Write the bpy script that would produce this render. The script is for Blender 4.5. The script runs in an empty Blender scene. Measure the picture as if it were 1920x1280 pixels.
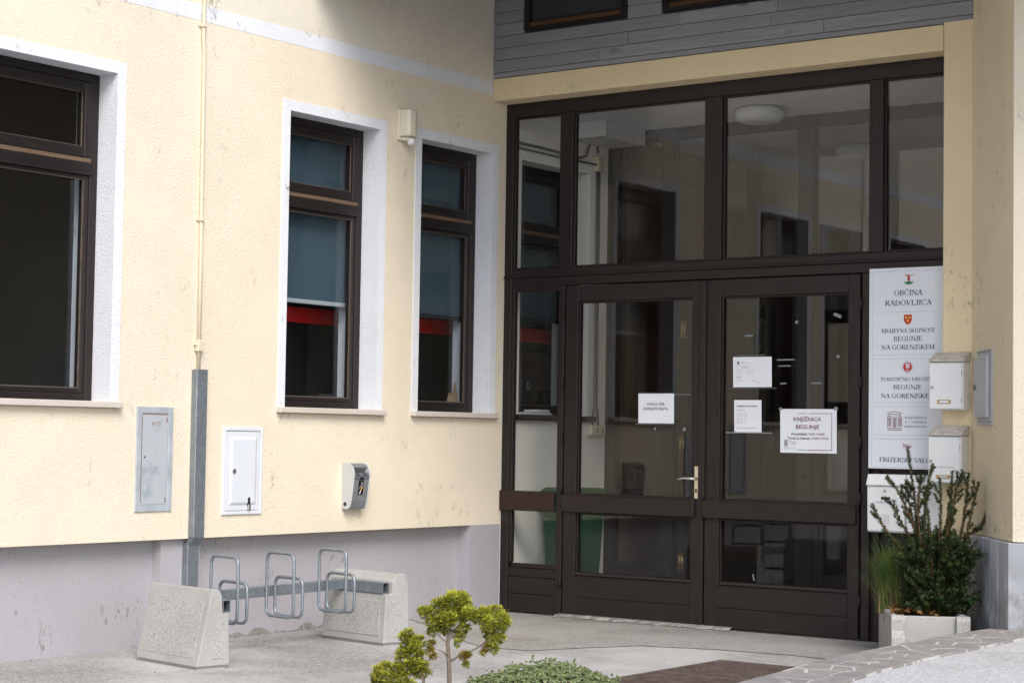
import bpy, bmesh, math, random
from mathutils import Vector, Matrix
R = math.radians
random.seed(7)
scene = bpy.context.scene
COL = scene.collection

# ------------------------------------------------------------------ camera, sky, sun, exposure
cam = bpy.data.objects.new('camera', bpy.data.cameras.new('camera'))
COL.objects.link(cam)
cam.data.sensor_width = 36.0
cam.data.lens = 67.21
cam.data.clip_start = 0.1
cam.data.clip_end = 2000
_r = Vector((0.80670759, 0.59074856, 0.01545966)); _u = Vector((0.01663663, -0.04885319, 0.99866741)); _f = Vector((-0.59071659, 0.80537538, 0.04923831))
cam.matrix_world = Matrix(((_r.x, _u.x, -_f.x, 8.566), (_r.y, _u.y, -_f.y, -11.563), (_r.z, _u.z, -_f.z, 1.31), (0, 0, 0, 1)))
scene.camera = cam

SUN_EL, SUN_AZ = R(44), R(128)      # compass-style azimuth measured from +Y towards +X
world = bpy.data.worlds.new('World'); scene.world = world; world.use_nodes = True
wn = world.node_tree.nodes; wl = world.node_tree.links
sky = wn.new('ShaderNodeTexSky'); sky.sky_type = 'NISHITA'; sky.sun_disc = False
sky.sun_elevation = SUN_EL; sky.sun_rotation = SUN_AZ
sky.air_density = 1.0; sky.dust_density = 2.0; sky.ozone_density = 1.0
wl.new(sky.outputs[0], wn['Background'].inputs[0])
wn['Background'].inputs[1].default_value = 0.15

sun = bpy.data.objects.new('sun', bpy.data.lights.new('sun', 'SUN')); COL.objects.link(sun)
sun.data.energy = 1.6; sun.data.angle = R(32); sun.data.color = (1.0, 0.97, 0.93)
_sd = Vector((math.sin(SUN_AZ) * math.cos(SUN_EL), math.cos(SUN_AZ) * math.cos(SUN_EL), math.sin(SUN_EL)))
sun.rotation_euler = (-_sd).to_track_quat('-Z', 'Y').to_euler()

scene.view_settings.view_transform = 'Standard'; scene.view_settings.look = 'None'
scene.view_settings.gamma = 1.0; scene.view_settings.use_curve_mapping = False
scene.view_settings.exposure = 0.72
scene.cycles.use_denoising = True
scene.cycles.max_bounces = 10; scene.cycles.transparent_max_bounces = 24
scene.cycles.diffuse_bounces = 5

# ------------------------------------------------------------------ materials
class NT:
    def __init__(s, name):
        s.m = bpy.data.materials.new(name); s.m.use_nodes = True
        s.n = s.m.node_tree.nodes; s.l = s.m.node_tree.links
        s.b = s.n['Principled BSDF']; s.out = s.n['Material Output']
        s.tc = s.n.new('ShaderNodeTexCoord'); s._map = {}
    def coord(s, scale=(1, 1, 1)):
        k = tuple(scale)
        if k not in s._map:
            m = s.n.new('ShaderNodeMapping'); m.inputs['Scale'].default_value = k
            s.l.new(s.tc.outputs['Object'], m.inputs['Vector']); s._map[k] = m.outputs[0]
        return s._map[k]
    def noise(s, scale, detail=2, rough=.55, stretch=(1, 1, 1), dist=0):
        t = s.n.new('ShaderNodeTexNoise'); t.inputs['Scale'].default_value = scale
        t.inputs['Detail'].default_value = detail; t.inputs['Roughness'].default_value = rough; t.inputs['Distortion'].default_value = dist
        s.l.new(s.coord(stretch), t.inputs['Vector']); return t.outputs[0]
    def voro(s, scale, feature='F1', out='Distance', stretch=(1, 1, 1)):
        t = s.n.new('ShaderNodeTexVoronoi'); t.feature = feature; t.inputs['Scale'].default_value = scale
        s.l.new(s.coord(stretch), t.inputs['Vector']); return t.outputs[out]
    def ramp(s, sock, a, b, va=0., vb=1.):
        t = s.n.new('ShaderNodeMapRange'); t.clamp = True
        for i, v in zip((1, 2, 3, 4), (a, b, va, vb)): t.inputs[i].default_value = v
        s.l.new(sock, t.inputs[0]); return t.outputs[0]
    def math(s, op, a, b=None):
        t = s.n.new('ShaderNodeMath'); t.operation = op
        for i, v in enumerate((a, b)):
            if v is None: continue
            if isinstance(v, (int, float)): t.inputs[i].default_value = v
            else: s.l.new(v, t.inputs[i])
        return t.outputs[0]
    def mix(s, fac, a, b):
        t = s.n.new('ShaderNodeMix'); t.data_type = 'RGBA'
        for i, v in ((0, fac), (6, a), (7, b)):
            if isinstance(v, (int, float)): t.inputs[i].default_value = v
            elif isinstance(v, tuple): t.inputs[i].default_value = (*v, 1)
            else: s.l.new(v, t.inputs[i])
        return t.outputs[2]
    def color(s, v):
        if isinstance(v, tuple): s.b.inputs['Base Color'].default_value = (*v, 1)
        else: s.l.new(v, s.b.inputs['Base Color'])
    def rough(s, v):
        if isinstance(v, (int, float)): s.b.inputs['Roughness'].default_value = v
        else: s.l.new(v, s.b.inputs['Roughness'])
    def bump(s, h, strength=.3, dist=.004):
        t = s.n.new('ShaderNodeBump'); t.inputs['Strength'].default_value = strength; t.inputs['Distance'].default_value = dist
        s.l.new(h, t.inputs['Height']); s.l.new(t.outputs[0], s.b.inputs['Normal'])
    def rand(s):
        t = s.n.new('ShaderNodeObjectInfo'); return t.outputs['Random']

def dk(c, k): return tuple(x * k for x in c)

def plaster(name, c, grain=105, strength=.5, dirt=.5, dirtc=(.10, .085, .065), blots=.45):
    t = NT(name)
    low = t.noise(1.3, 4, .6)
    base = t.mix(t.ramp(low, .3, .7), dk(c, .93), dk(c, 1.04))
    fine = t.noise(grain * 1.5, 2)
    base = t.mix(t.ramp(fine, .32, .5, .16, 0.), base, dk(c, .45))
    patch = t.ramp(t.noise(2.9, 3, .55, (1, 1, .8)), .575, .66)
    spots = t.ramp(t.noise(22, 8, .74, (1, 1, .55)), .55, .64)
    base = t.mix(t.math('MULTIPLY', t.math('MULTIPLY', patch, spots), dirt), base, dirtc)
    if blots:      # spidery growth spots, each with a ragged edge of its own
        v = t.n.new('ShaderNodeTexVoronoi'); v.inputs['Scale'].default_value = 2.3; t.l.new(t.coord((1, 1, .8)), v.inputs['Vector'])
        sep = t.n.new('ShaderNodeSeparateColor'); t.l.new(v.outputs['Color'], sep.inputs[0])
        k = t.math('MULTIPLY', t.ramp(v.outputs['Distance'], .02, .15, 1, 0), t.ramp(t.noise(48, 6, .75, (1, 1, .5)), .50, .62))
        k = t.math('MULTIPLY', k, t.ramp(sep.outputs[0], .3, .45)); base = t.mix(t.math('MULTIPLY', k, blots), base, dirtc)
    t.color(base); t.rough(.95); t.b.inputs['Specular IOR Level'].default_value = .15
    h = t.math('ADD', t.noise(grain, 3, .6), t.math('MULTIPLY', t.voro(grain * .8), .6))
    t.bump(h, strength, .006); return t.m

def smooth_paint(name, c, rough=.5, var=.06, nscale=6, spec=.5, bump=0, metal=0):
    t = NT(name); n = t.noise(nscale, 4, .6)
    t.color(t.mix(t.ramp(n, .3, .7), dk(c, 1 - var), dk(c, 1 + var))); t.rough(t.ramp(n, .3, .7, rough - .05, rough + .08))
    t.b.inputs['Specular IOR Level'].default_value = spec; t.b.inputs['Metallic'].default_value = metal
    if bump: t.bump(t.noise(nscale * 12, 3), bump, .002)
    return t.m

def wood(name, c, axis, rough=.5, var=.35, knots=False, rnd=0., spec=.4, grain=90):
    st = [1, 1, 1]; st[axis] = .045
    t = NT(name)
    g = t.noise(grain, 4, .65, tuple(st), .3)
    base = t.mix(t.ramp(g, .3, .7), dk(c, 1 - var), dk(c, 1 + var))
    low = t.noise(2.2, 3, .6, tuple(st))
    base = t.mix(t.ramp(low, .3, .75, 0, .45), base, dk(c, .72))
    if rnd: base = t.mix(t.math('MULTIPLY', t.rand(), rnd), base, dk(c, .55))
    if knots:
        st2 = [1, 1, 1]; st2[axis] = .55
        k = t.ramp(t.voro(5.5, stretch=tuple(st2)), .09, .2, .85, 0.)
        k = t.math('MULTIPLY', k, t.ramp(t.noise(4, 2), .45, .55))
        base = t.mix(k, base, dk(c, .3))
        streak = t.ramp(t.noise(40, 4, .7, tuple(st)), .6, .75, 0, .5)
        base = t.mix(streak, base, dk(c, .5))
    if not knots and c[0] < .05:      # scuffs and dust where the lacquer has worn
        sc = t.math('MULTIPLY', t.ramp(t.noise(70, 5, .75, tuple(.25 if v < 1 else 1 for v in st)), .58, .7), t.ramp(t.noise(3.5, 3, .6), .42, .62))
        base = t.mix(t.math('MULTIPLY', sc, .5), base, (.085, .065, .055))
    t.color(base); t.rough(rough); t.b.inputs['Specular IOR Level'].default_value = spec
    t.bump(g, .25, .0015); return t.m

def concrete(name, c, speck=.5, grain=260, rough=.9, bump=.5, stain=.3):
    t = NT(name)
    v = t.voro(grain, out='Color')
    sep = t.n.new('ShaderNodeSeparateColor'); t.l.new(v, sep.inputs[0])
    base = t.mix(t.ramp(sep.outputs[0], 0, 1), dk(c, 1 - speck * .5), dk(c, 1 + speck * .35))
    base = t.mix(t.ramp(t.noise(grain * .35, 3), .6, .68, 0, speck), base, dk(c, .42))
    base = t.mix(t.ramp(t.noise(2.5, 5, .65), .45, .7, 0, stain), base, (c[0] * .55, c[1] * .52, c[2] * .47))
    t.color(base); t.rough(rough); t.b.inputs['Specular IOR Level'].default_value = .2
    t.bump(t.noise(grain * .6, 3), bump, .004); return t.m

def asphalt(name, c, pale, palec):
    t = NT(name)
    v = t.voro(105, out='Color'); sep = t.n.new('ShaderNodeSeparateColor'); t.l.new(v, sep.inputs[0])
    base = t.mix(sep.outputs[0], dk(c, .62), dk(c, 1.32)); base = t.mix(t.ramp(t.noise(95, 3, .7), .38, .62), dk(c, .6), base) if False else base
    pm = t.ramp(t.noise(.55, 5, .62), .42, .58)
    base = t.mix(t.math('MULTIPLY', pm, pale), base, palec)
    base = t.mix(t.ramp(t.noise(48, 6, .75), .55, .66, 0, .6), base, dk(c, 1.75))
    base = t.mix(t.ramp(t.noise(38, 5, .78), .575, .67, 0, .75), base, dk(c, .35)); base = t.mix(t.ramp(t.noise(1.7, 5, .7), .5, .68, 0, .4), base, (c[0] * .66, c[1] * .61, c[2] * .55))
    t.color(base); t.rough(.95); t.b.inputs['Specular IOR Level'].default_value = .2
    t.bump(t.math('ADD', t.noise(150, 3), t.voro(120)), .6, .006); return t.m

def galvanised(name, c, rough=.45):
    t = NT(name)
    v = t.voro(55, out='Color'); sep = t.n.new('ShaderNodeSeparateColor'); t.l.new(v, sep.inputs[0])
    n = t.noise(9, 5, .6)
    base = t.mix(sep.outputs[0], dk(c, .9), dk(c, 1.1)); base = t.mix(t.ramp(n, .35, .7, 0, .6), base, dk(c, .6))
    t.color(base); t.rough(t.ramp(n, .3, .7, rough, rough + .2)); t.b.inputs['Metallic'].default_value = .75
    return t.m

def glass(name, tint=(.98, .98, .975), boost=.76):
    m = bpy.data.materials.new(name); m.use_nodes = True; n = m.node_tree.nodes; l = m.node_tree.links
    n.remove(n['Principled BSDF'])
    geo = n.new('ShaderNodeNewGeometry'); dot = n.new('ShaderNodeVectorMath'); dot.operation = 'DOT_PRODUCT'
    l.new(geo.outputs['Normal'], dot.inputs[0]); l.new(geo.outputs['Incoming'], dot.inputs[1])
    def M(op, a, b):
        t = n.new('ShaderNodeMath'); t.operation = op
        for i, v in enumerate((a, b)):
            if isinstance(v, (int, float)): t.inputs[i].default_value = v
            elif v is not None: l.new(v, t.inputs[i])
        return t.outputs[0]
    c = M('ABSOLUTE', dot.outputs['Value'], None); f = M('POWER', M('SUBTRACT', 1.0, c), 5.0)
    f = M('MULTIPLY', M('ADD', M('MULTIPLY', f, .958), .042), boost)
    tr = n.new('ShaderNodeBsdfTransparent'); tr.inputs[0].default_value = (*tint, 1)
    gl = n.new('ShaderNodeBsdfGlossy'); gl.inputs['Roughness'].default_value = 0.01
    mx = n.new('ShaderNodeMixShader'); l.new(f, mx.inputs[0]); l.new(tr.outputs[0], mx.inputs[1]); l.new(gl.outputs[0], mx.inputs[2])
    l.new(mx.outputs[0], n['Material Output'].inputs[0]); return m

def leaf(name, c, c2, rough=.5, trans=.25, nscale=14):
    t = NT(name)
    geo = t.n.new('ShaderNodeNewGeometry')
    base = t.mix(geo.outputs['Random Per Island'], c, c2)
    base = t.mix(t.ramp(t.noise(nscale, 3), .35, .65), base, dk(c, .7))
    t.color(base); t.rough(rough); t.b.inputs['Specular IOR Level'].default_value = .3
    tr = t.n.new('ShaderNodeBsdfTranslucent'); t.l.new(base, tr.inputs[0])
    mx = t.n.new('ShaderNodeMixShader'); mx.inputs[0].default_value = trans
    t.l.new(t.b.outputs[0], mx.inputs[1]); t.l.new(tr.outputs[0], mx.inputs[2]); t.l.new(mx.outputs[0], t.out.inputs[0])
    return t.m

def flat(name, c, rough=.6): return smooth_paint(name, c, rough, .02, 10, .3)

CREAM_LIT = (.80, .712, .565)  # wall cream paled as if overexposed; the bright light is in the colour
M = dict(
    cream=plaster('lit_cream_plaster', CREAM_LIT, dirt=.35),
    cream_shaded=plaster('shaded_cream_plaster', (.78, .65, .43), dirt=.6),  # the same cream at its deeper shaded tone, put into the colour
    cream_streak=plaster('cream_plaster_streaked', (.77, .66, .47), dirt=.75),
    pale=plaster('pale_cream_plaster', (.76, .71, .60), dirt=.55),
    white=plaster('white_plaster', (.765, .785, .825), dirt=.6),
    plinth=plaster('lilac_grey_plinth_paint', (.405, .392, .415), grain=40, strength=.16, dirt=.85, dirtc=(.16, .13, .10), blots=.8),
    plinth_rough=plaster('lilac_grey_rough_plinth', (.40, .39, .42), grain=75, strength=.5, dirt=.5),
    interior=plaster('vestibule_white_plaster', (.87, .87, .82), grain=60, strength=.12, dirt=.0, blots=0),
    ceiling=smooth_paint('ceiling_paint', (.78, .78, .77), .9, .03),
    brown_z=wood('dark_brown_wood_upright', (.0215, .0155, .0145), 2, .45, .3, spec=.3),
    brown_x=wood('dark_brown_wood_level', (.0215, .0152, .0142), 0, .45, .3, spec=.3),
    brown_y=wood('dark_brown_wood_window', (.0150, .0110, .0105), 1, .45, .3, spec=.3),
    brown_red=wood('red_brown_wood', (.030, .0155, .0120), 0, .42, .3, spec=.3),
    bead=smooth_paint('worn_glazing_bead', (.11, .085, .065), .6, .3, 30),
    bare=wood('bare_wood_edge', (.15, .095, .06), 1, .6, .3),
    bare_x=wood('worn_wood_edge', (.10, .05, .022), 0, .6, .4),
    clad=wood('grey_weathered_cladding', (.32, .33, .355), 0, .75, .18, True, .45, .2, 60),
    soffit=wood('dark_soffit_boards', (.045, .042, .042), 1, .7, .25),
    stone=concrete('beige_sill_stone', (.60, .54, .48), .15, 200, .7, .1, .2),
    marble=None, crazy=None,
    concrete=concrete('cast_concrete', (.42, .415, .40), .25, 320, .9, .35, .35),
    aggregate=concrete('exposed_aggregate', (.43, .425, .405), .6, 210, .9, .3, .2),
    asphalt=asphalt('courtyard_asphalt', (.34, .33, .315), .75, (.52, .515, .51)),
    asphalt_dark=asphalt('worn_dark_asphalt', (.315, .30, .28), .5, (.42, .41, .395)),
    gravel=asphalt('pale_chip_paving', (.50, .50, .505), .3, (.60, .60, .61)),
    mortar=concrete('pale_mortar', (.56, .55, .53), .3, 200, .9, .4, .3),
    rubble=concrete('broken_concrete', (.30, .285, .265), .6, 60, .95, 1.0, .6),
    soil=concrete('garden_soil', (.07, .05, .035), .6, 60, 1, 1, .4),
    zinc=galvanised('galvanised_steel', (.33, .37, .405), .45),
    zinc_dull=galvanised('dull_galvanised_steel', (.30, .335, .365), .5),
    zinc_pale=smooth_paint('pale_zinc_sheet', (.47, .51, .55), .5, .14, 7, .5, 0, .25),
    white_metal=smooth_paint('white_enamel', (.68, .71, .76), .35, .02, 5),
    box_white=smooth_paint('white_mailbox_enamel', (.76, .77, .78), .32, .02, 5),
    dirty_lid=None,
    grey_metal=smooth_paint('grey_box_paint', (.42, .43, .45), .4, .04, 5),
    plastic_cream=smooth_paint('cream_plastic', (.70, .66, .52), .4, .04, 8),
    plastic_white=smooth_paint('white_plastic', (.72, .72, .72), .3, .03, 8),
    conduit=smooth_paint('cream_conduit', (.68, .61, .46), .5, .05, 10),
    steel_grey=smooth_paint('pale_grey_steel', (.50, .52, .52), .35, .05, 10),
    charcoal=smooth_paint('charcoal_steel', (.13, .135, .15), .4, .08, 10),
    midgrey=smooth_paint('mid_grey_steel', (.20, .205, .22), .38, .08, 10),
    black=smooth_paint('black_plastic', (.012, .012, .013), .4, .1),
    brass=smooth_paint('brass', (.50, .36, .16), .3, .1, 20, .5, 0, .9),
    alu=smooth_paint('champagne_aluminium', (.72, .64, .48), .3, .04, 20, .5, 0, .7),
    chrome=smooth_paint('bright_steel', (.62, .62, .60), .22, .05, 20, .5, 0, .9),
    paper=smooth_paint('white_paper', (.76, .78, .82), .8, .02, 3, .2),
    board=smooth_paint('white_sign_board', (.72, .745, .80), .3, .01, 3),
    line=flat('pale_blue_line', (.42, .47, .55)),
    ink=flat('dark_ink', (.035, .04, .07)), inkgrey=flat('grey_ink', (.20, .20, .22)),
    maroon=flat('maroon_ink', (.16, .035, .05)), red=flat('red_ink', (.50, .035, .03)), gold=flat('gold_ink', (.75, .45, .07)),
    magenta=flat('magenta_ink', (.38, .03, .20)), green=flat('green_ink', (.06, .25, .07)), blue=flat('blue_ink', (.03, .22, .50)), navy=flat('navy_ink', (.05, .05, .16)), yellow=flat('yellow_ink', (.8, .6, .08)),
    tape=smooth_paint('clear_tape', (.20, .215, .23), .35, .2, 60),
    tape_dark=smooth_paint('shiny_tape', (.085, .09, .10), .25, .2, 60),
    blind=smooth_paint('blue_grey_blind', (.046, .080, .102), .8, .05, 2),
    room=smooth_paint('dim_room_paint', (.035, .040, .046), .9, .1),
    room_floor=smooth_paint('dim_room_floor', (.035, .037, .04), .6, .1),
    hall_brown=smooth_paint('brown_hall_wall', (.15, .083, .060), .8, .08, 1.2),
    hall_floor=smooth_paint('dark_hall_tiles', (.16, .16, .165), .35, .12, 3),
    redfascia=smooth_paint('red_lacquer', (.80, .018, .02), .35, .05),
    darkred=smooth_paint('dark_red_lacquer', (.05, .008, .010), .35, .05),
    blueplastic=smooth_paint('dark_blue_cloth', (.02, .035, .08), .7, .1),
    bin=smooth_paint('green_bin_plastic', (.012, .075, .034), .45, .08, 4),
    bin_lid=smooth_paint('green_bin_lid', (.016, .085, .034), .4, .08, 4),
    cardboard=smooth_paint('tan_cardboard', (.38, .25, .12), .8, .08, 5),
    lampglass=smooth_paint('opal_glass', (.74, .76, .74), .2, .02, 5),
    glass=glass('window_glass'), glass_dark=glass('left_window_glass', (.93, .955, .97), .74),
    bark=concrete('grey_brown_bark', (.20, .16, .125), .4, 90, .9, .8, .4),
    yewbark=concrete('red_brown_bark', (.20, .10, .05), .4, 120, .9, .6, .3),
    cypress=leaf('cypress_sprays', (.25, .29, .035), (.42, .42, .05), .55, .3, 9),
    cypress_tip=leaf('cypress_yellow_tips', (.70, .67, .09), (.55, .56, .08), .55, .35, 9),
    cypress_dry=leaf('cypress_orange_sprays', (.40, .27, .04), (.30, .24, .04), .55, .3, 9),
    yew=leaf('yew_needles', (.026, .048, .016), (.045, .075, .025), .45, .12, 20),
    yew_tip=leaf('yew_young_needles', (.065, .11, .03), (.085, .13, .045), .45, .15, 20),
    ivy=leaf('ivy_leaves', (.10, .15, .05), (.20, .25, .09), .4, .2, 30),
    ivy_pale=leaf('ivy_cream_margin', (.36, .40, .20), (.27, .32, .13), .45, .25, 30),
    grass=leaf('green_grass_blades', (.12, .23, .045), (.23, .29, .09), .6, .3, 8),
    straw=leaf('straw_blades', (.46, .35, .18), (.55, .44, .26), .7, .25, 8),
    dry=leaf('dry_leaves', (.20, .10, .035), (.34, .18, .06), .8, .2, 12),
    laurel=leaf('dark_green_leaves', (.03, .085, .022), (.06, .12, .03), .35, .2, 12),
    rust=None, mat=None,
)
def _marble():
    t = NT('blue_grey_marble'); c = (.50, .52, .56)
    n = t.noise(3, 6, .65, (1.6, 1.6, .35), 1.2)
    b = t.mix(t.ramp(n, .42, .62), dk(c, .80), dk(c, 1.12))
    w = t.noise(2.6, 5, .6, (1, 1, .7), 1.8)
    vein = t.ramp(t.math('ABSOLUTE', t.math('SUBTRACT', w, .5)), .0, .012, .55, 0.)
    b = t.mix(t.math('MULTIPLY', vein, t.ramp(t.noise(2.0, 2), .48, .6)), b, (.20, .17, .13))
    sep = t.n.new('ShaderNodeSeparateXYZ'); t.l.new(t.tc.outputs['Object'], sep.inputs[0])
    wet = t.math('MULTIPLY', t.ramp(sep.outputs[2], .25, .70, 1, 0), t.ramp(t.noise(4.5, 6, .68), .42, .56))
    b = t.mix(t.math('MULTIPLY', wet, .75), b, (.17, .16, .155))
    t.color(b); t.rough(.42); t.bump(t.noise(60, 4), .08, .002); return t.m
M['marble'] = _marble()
def _crazy():
    t = NT('porphyry_stone'); 
    r = t.rand()
    b = t.mix(r, (.22, .212, .205), (.295, .275, .26))
    b = t.mix(t.ramp(t.noise(7, 6, .7), .45, .68, 0, .6), b, (.21, .18, .17)); b = t.mix(t.ramp(t.noise(120, 3), .55, .7, 0, .4), b, (.5, .46, .44))
    t.color(b); t.rough(.85); t.bump(t.noise(45, 5), .7, .006); return t.m
M['crazy'] = _crazy()
def _lid():
    t = NT('weathered_mailbox_lid'); b = t.mix(t.ramp(t.noise(18, 5, .65), .4, .62), (.60, .575, .53), (.43, .39, .34))
    b = t.mix(t.ramp(t.noise(38, 4, .8), .6, .68, 0, .85), b, (.07, .055, .04)); t.color(b); t.rough(.7); return t.m
M['dirty_lid'] = _lid()
def _mat():
    t = NT('rusty_grating'); b = t.mix(t.ramp(t.noise(9, 5, .7), .4, .65), (.075, .052, .042), (.135, .10, .085))
    b = t.mix(t.ramp(t.noise(90, 3), .62, .7, 0, .6), b, (.35, .32, .29)); t.color(b); t.rough(.85); return t.m
M['mat'] = _mat()
def _cab():
    t = NT('zinc_cabinet_door'); c = (.50, .54, .575)
    b = t.mix(t.ramp(t.noise(4.5, 5, .6, (1, 1, 1), .8), .52, .62, 0, .75), c, (.33, .38, .42)); b = t.mix(t.ramp(t.noise(11, 5, .7), .62, .72, 0, .4), b, (.62, .64, .65))
    t.color(b); t.rough(.5); t.b.inputs['Metallic'].default_value = .2; return t.m
M['zinc_cab'] = _cab()
M['rustmark'] = smooth_paint('rust_mark', (.22, .09, .03), .9, .3, 40)

# ------------------------------------------------------------------ mesh helpers
class MB:
    """collects shapes (in world coordinates) and links them as ONE mesh object"""
    def __init__(s, xf=None): s.bm = bmesh.new(); s.xf = xf
    def _v(s, p):
        p = Vector(p); return s.bm.verts.new(s.xf @ p if s.xf else p)
    def faces(s, verts, faces, mi=0):
        vs = [s._v(v) for v in verts]
        for f in faces:
            try: s.bm.faces.new([vs[i] for i in f]).material_index = mi
            except ValueError: pass
        return s
    def box(s, x0, x1, y0, y1, z0, z1, mi=0):
        return s.faces([(x0, y0, z0), (x1, y0, z0), (x1, y1, z0), (x0, y1, z0), (x0, y0, z1), (x1, y0, z1), (x1, y1, z1), (x0, y1, z1)],
                [(3, 2, 1, 0), (4, 5, 6, 7), (0, 1, 5, 4), (1, 2, 6, 5), (2, 3, 7, 6), (3, 0, 4, 7)], mi)
    def prism(s, poly, axis, a, b, mi=0):
        """poly: 2D outline in the plane across `axis` (x: (y,z), y: (x,z), z: (x,y)); extruded from a to b"""
        def p(q, t): return ((t, q[0], q[1]), (q[0], t, q[1]), (q[0], q[1], t))[axis]
        n = len(poly); vs = [p(q, a) for q in poly] + [p(q, b) for q in poly]
        fs = [tuple(range(n))[::-1], tuple(range(n, 2 * n))] + [(i, (i + 1) % n, n + (i + 1) % n, n + i) for i in range(n)]
        return s.faces(vs, fs, mi)
    def tube(s, path, r, n=8, closed=False, caps=True, mi=0):
        pts = [Vector(p) for p in path]; k = len(pts); rs = r if isinstance(r, (list, tuple)) else [r] * k
        rings = []; up = None
        for i, p in enumerate(pts):
            a = pts[(i - 1) % k] if (closed or i > 0) else p; b = pts[(i + 1) % k] if (closed or i < k - 1) else p
            t = (b - a).normalized()
            if up is None: up = t.orthogonal().normalized()
            up = (up - t * up.dot(t)); up = up.normalized() if up.length > 1e-6 else t.orthogonal().normalized()
            w = t.cross(up)
            rings.append([s._v(p + (up * math.cos(2 * math.pi * j / n) + w * math.sin(2 * math.pi * j / n)) * rs[i]) for j in range(n)])
        for i in range(k if closed else k - 1):
            A, B = rings[i], rings[(i + 1) % k]
            for j in range(n):
                f = s.bm.faces.new((A[j], A[(j + 1) % n], B[(j + 1) % n], B[j])); f.material_index = mi; f.smooth = True
        if caps and not closed:
            s.bm.faces.new(rings[0][::-1]).material_index = mi; s.bm.faces.new(rings[-1]).material_index = mi
        return s
    def cyl(s, a, b, r, n=16, mi=0): return s.tube([a, b], r, n, mi=mi)
    def ring_yz(s, y0, y1, z0, z1, t, x0, x1, bottom=True, mi=0):
        """rectangular ring of width t outside the opening, in the yz plane"""
        s.box(x0, x1, y0 - t, y0, z0 if not bottom else z0 - t, z1 + t, mi); s.box(x0, x1, y1, y1 + t, z0 if not bottom else z0 - t, z1 + t, mi)
        s.box(x0, x1, y0, y1, z1, z1 + t, mi)
        if bottom: s.box(x0, x1, y0, y1, z0 - t, z0, mi)
        return s
    def add_mesh(s, me, mat4, mi=0):
        vs = [s._v(mat4 @ v.co) for v in me.vertices]
        for p in me.polygons:
            try: s.bm.faces.new([vs[i] for i in p.vertices]).material_index = mi
            except ValueError: pass
        return s
    def build(s, name, mat, parent=None, bevel=0, seg=1, fix=True, smooth=False, **props):
        if fix: bmesh.ops.recalc_face_normals(s.bm, faces=s.bm.faces)
        if bevel:
            es = [e for e in s.bm.edges if len(e.link_faces) == 2 and e.calc_face_angle(0) > .5]
            bmesh.ops.bevel(s.bm, geom=es, offset=bevel, segments=seg, affect='EDGES', profile=.5, clamp_overlap=True)
        if smooth:
            for f in s.bm.faces: f.smooth = True
        me = bpy.data.meshes.new(name); 
        o = bpy.data.objects.new(name, me)
        if parent is not None:
            o.parent = parent
            w = Vector((0, 0, 0)); q = parent
            while q is not None: w += q.location; q = q.parent
            if w.length: bmesh.ops.translate(s.bm, verts=s.bm.verts, vec=-w)
        s.bm.to_mesh(me); s.bm.free()
        for m in (mat if isinstance(mat, (list, tuple)) else [mat]): me.materials.append(m)
        COL.objects.link(o)
        for k, v in props.items(): o[k] = v
        return o

def tag(o, label, category, group=None):
    o['label'] = label; o['category'] = category; o['kind'] = 'thing'
    if group: o['group'] = group
    return o
def thing(name, loc, label, category, group=None):
    o = bpy.data.objects.new(name, None); o.location = loc; o.empty_display_size = .1; COL.objects.link(o)
    return tag(o, label, category, group)
def box(name, mat, parent, x0, x1, y0, y1, z0, z1, bevel=0, **p): return MB().box(x0, x1, y0, y1, z0, z1).build(name, mat, parent, bevel, **p)
def dup(root, delta):
    """copy of a thing with its parts and sub-parts, moved by delta"""
    def cp(o, parent):
        c = o.copy(); COL.objects.link(c); c.parent = parent
        for ch in [q for q in o.children]: cp(ch, c)
        return c
    c = cp(root, None); c.location = root.location + Vector(delta); return c

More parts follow.
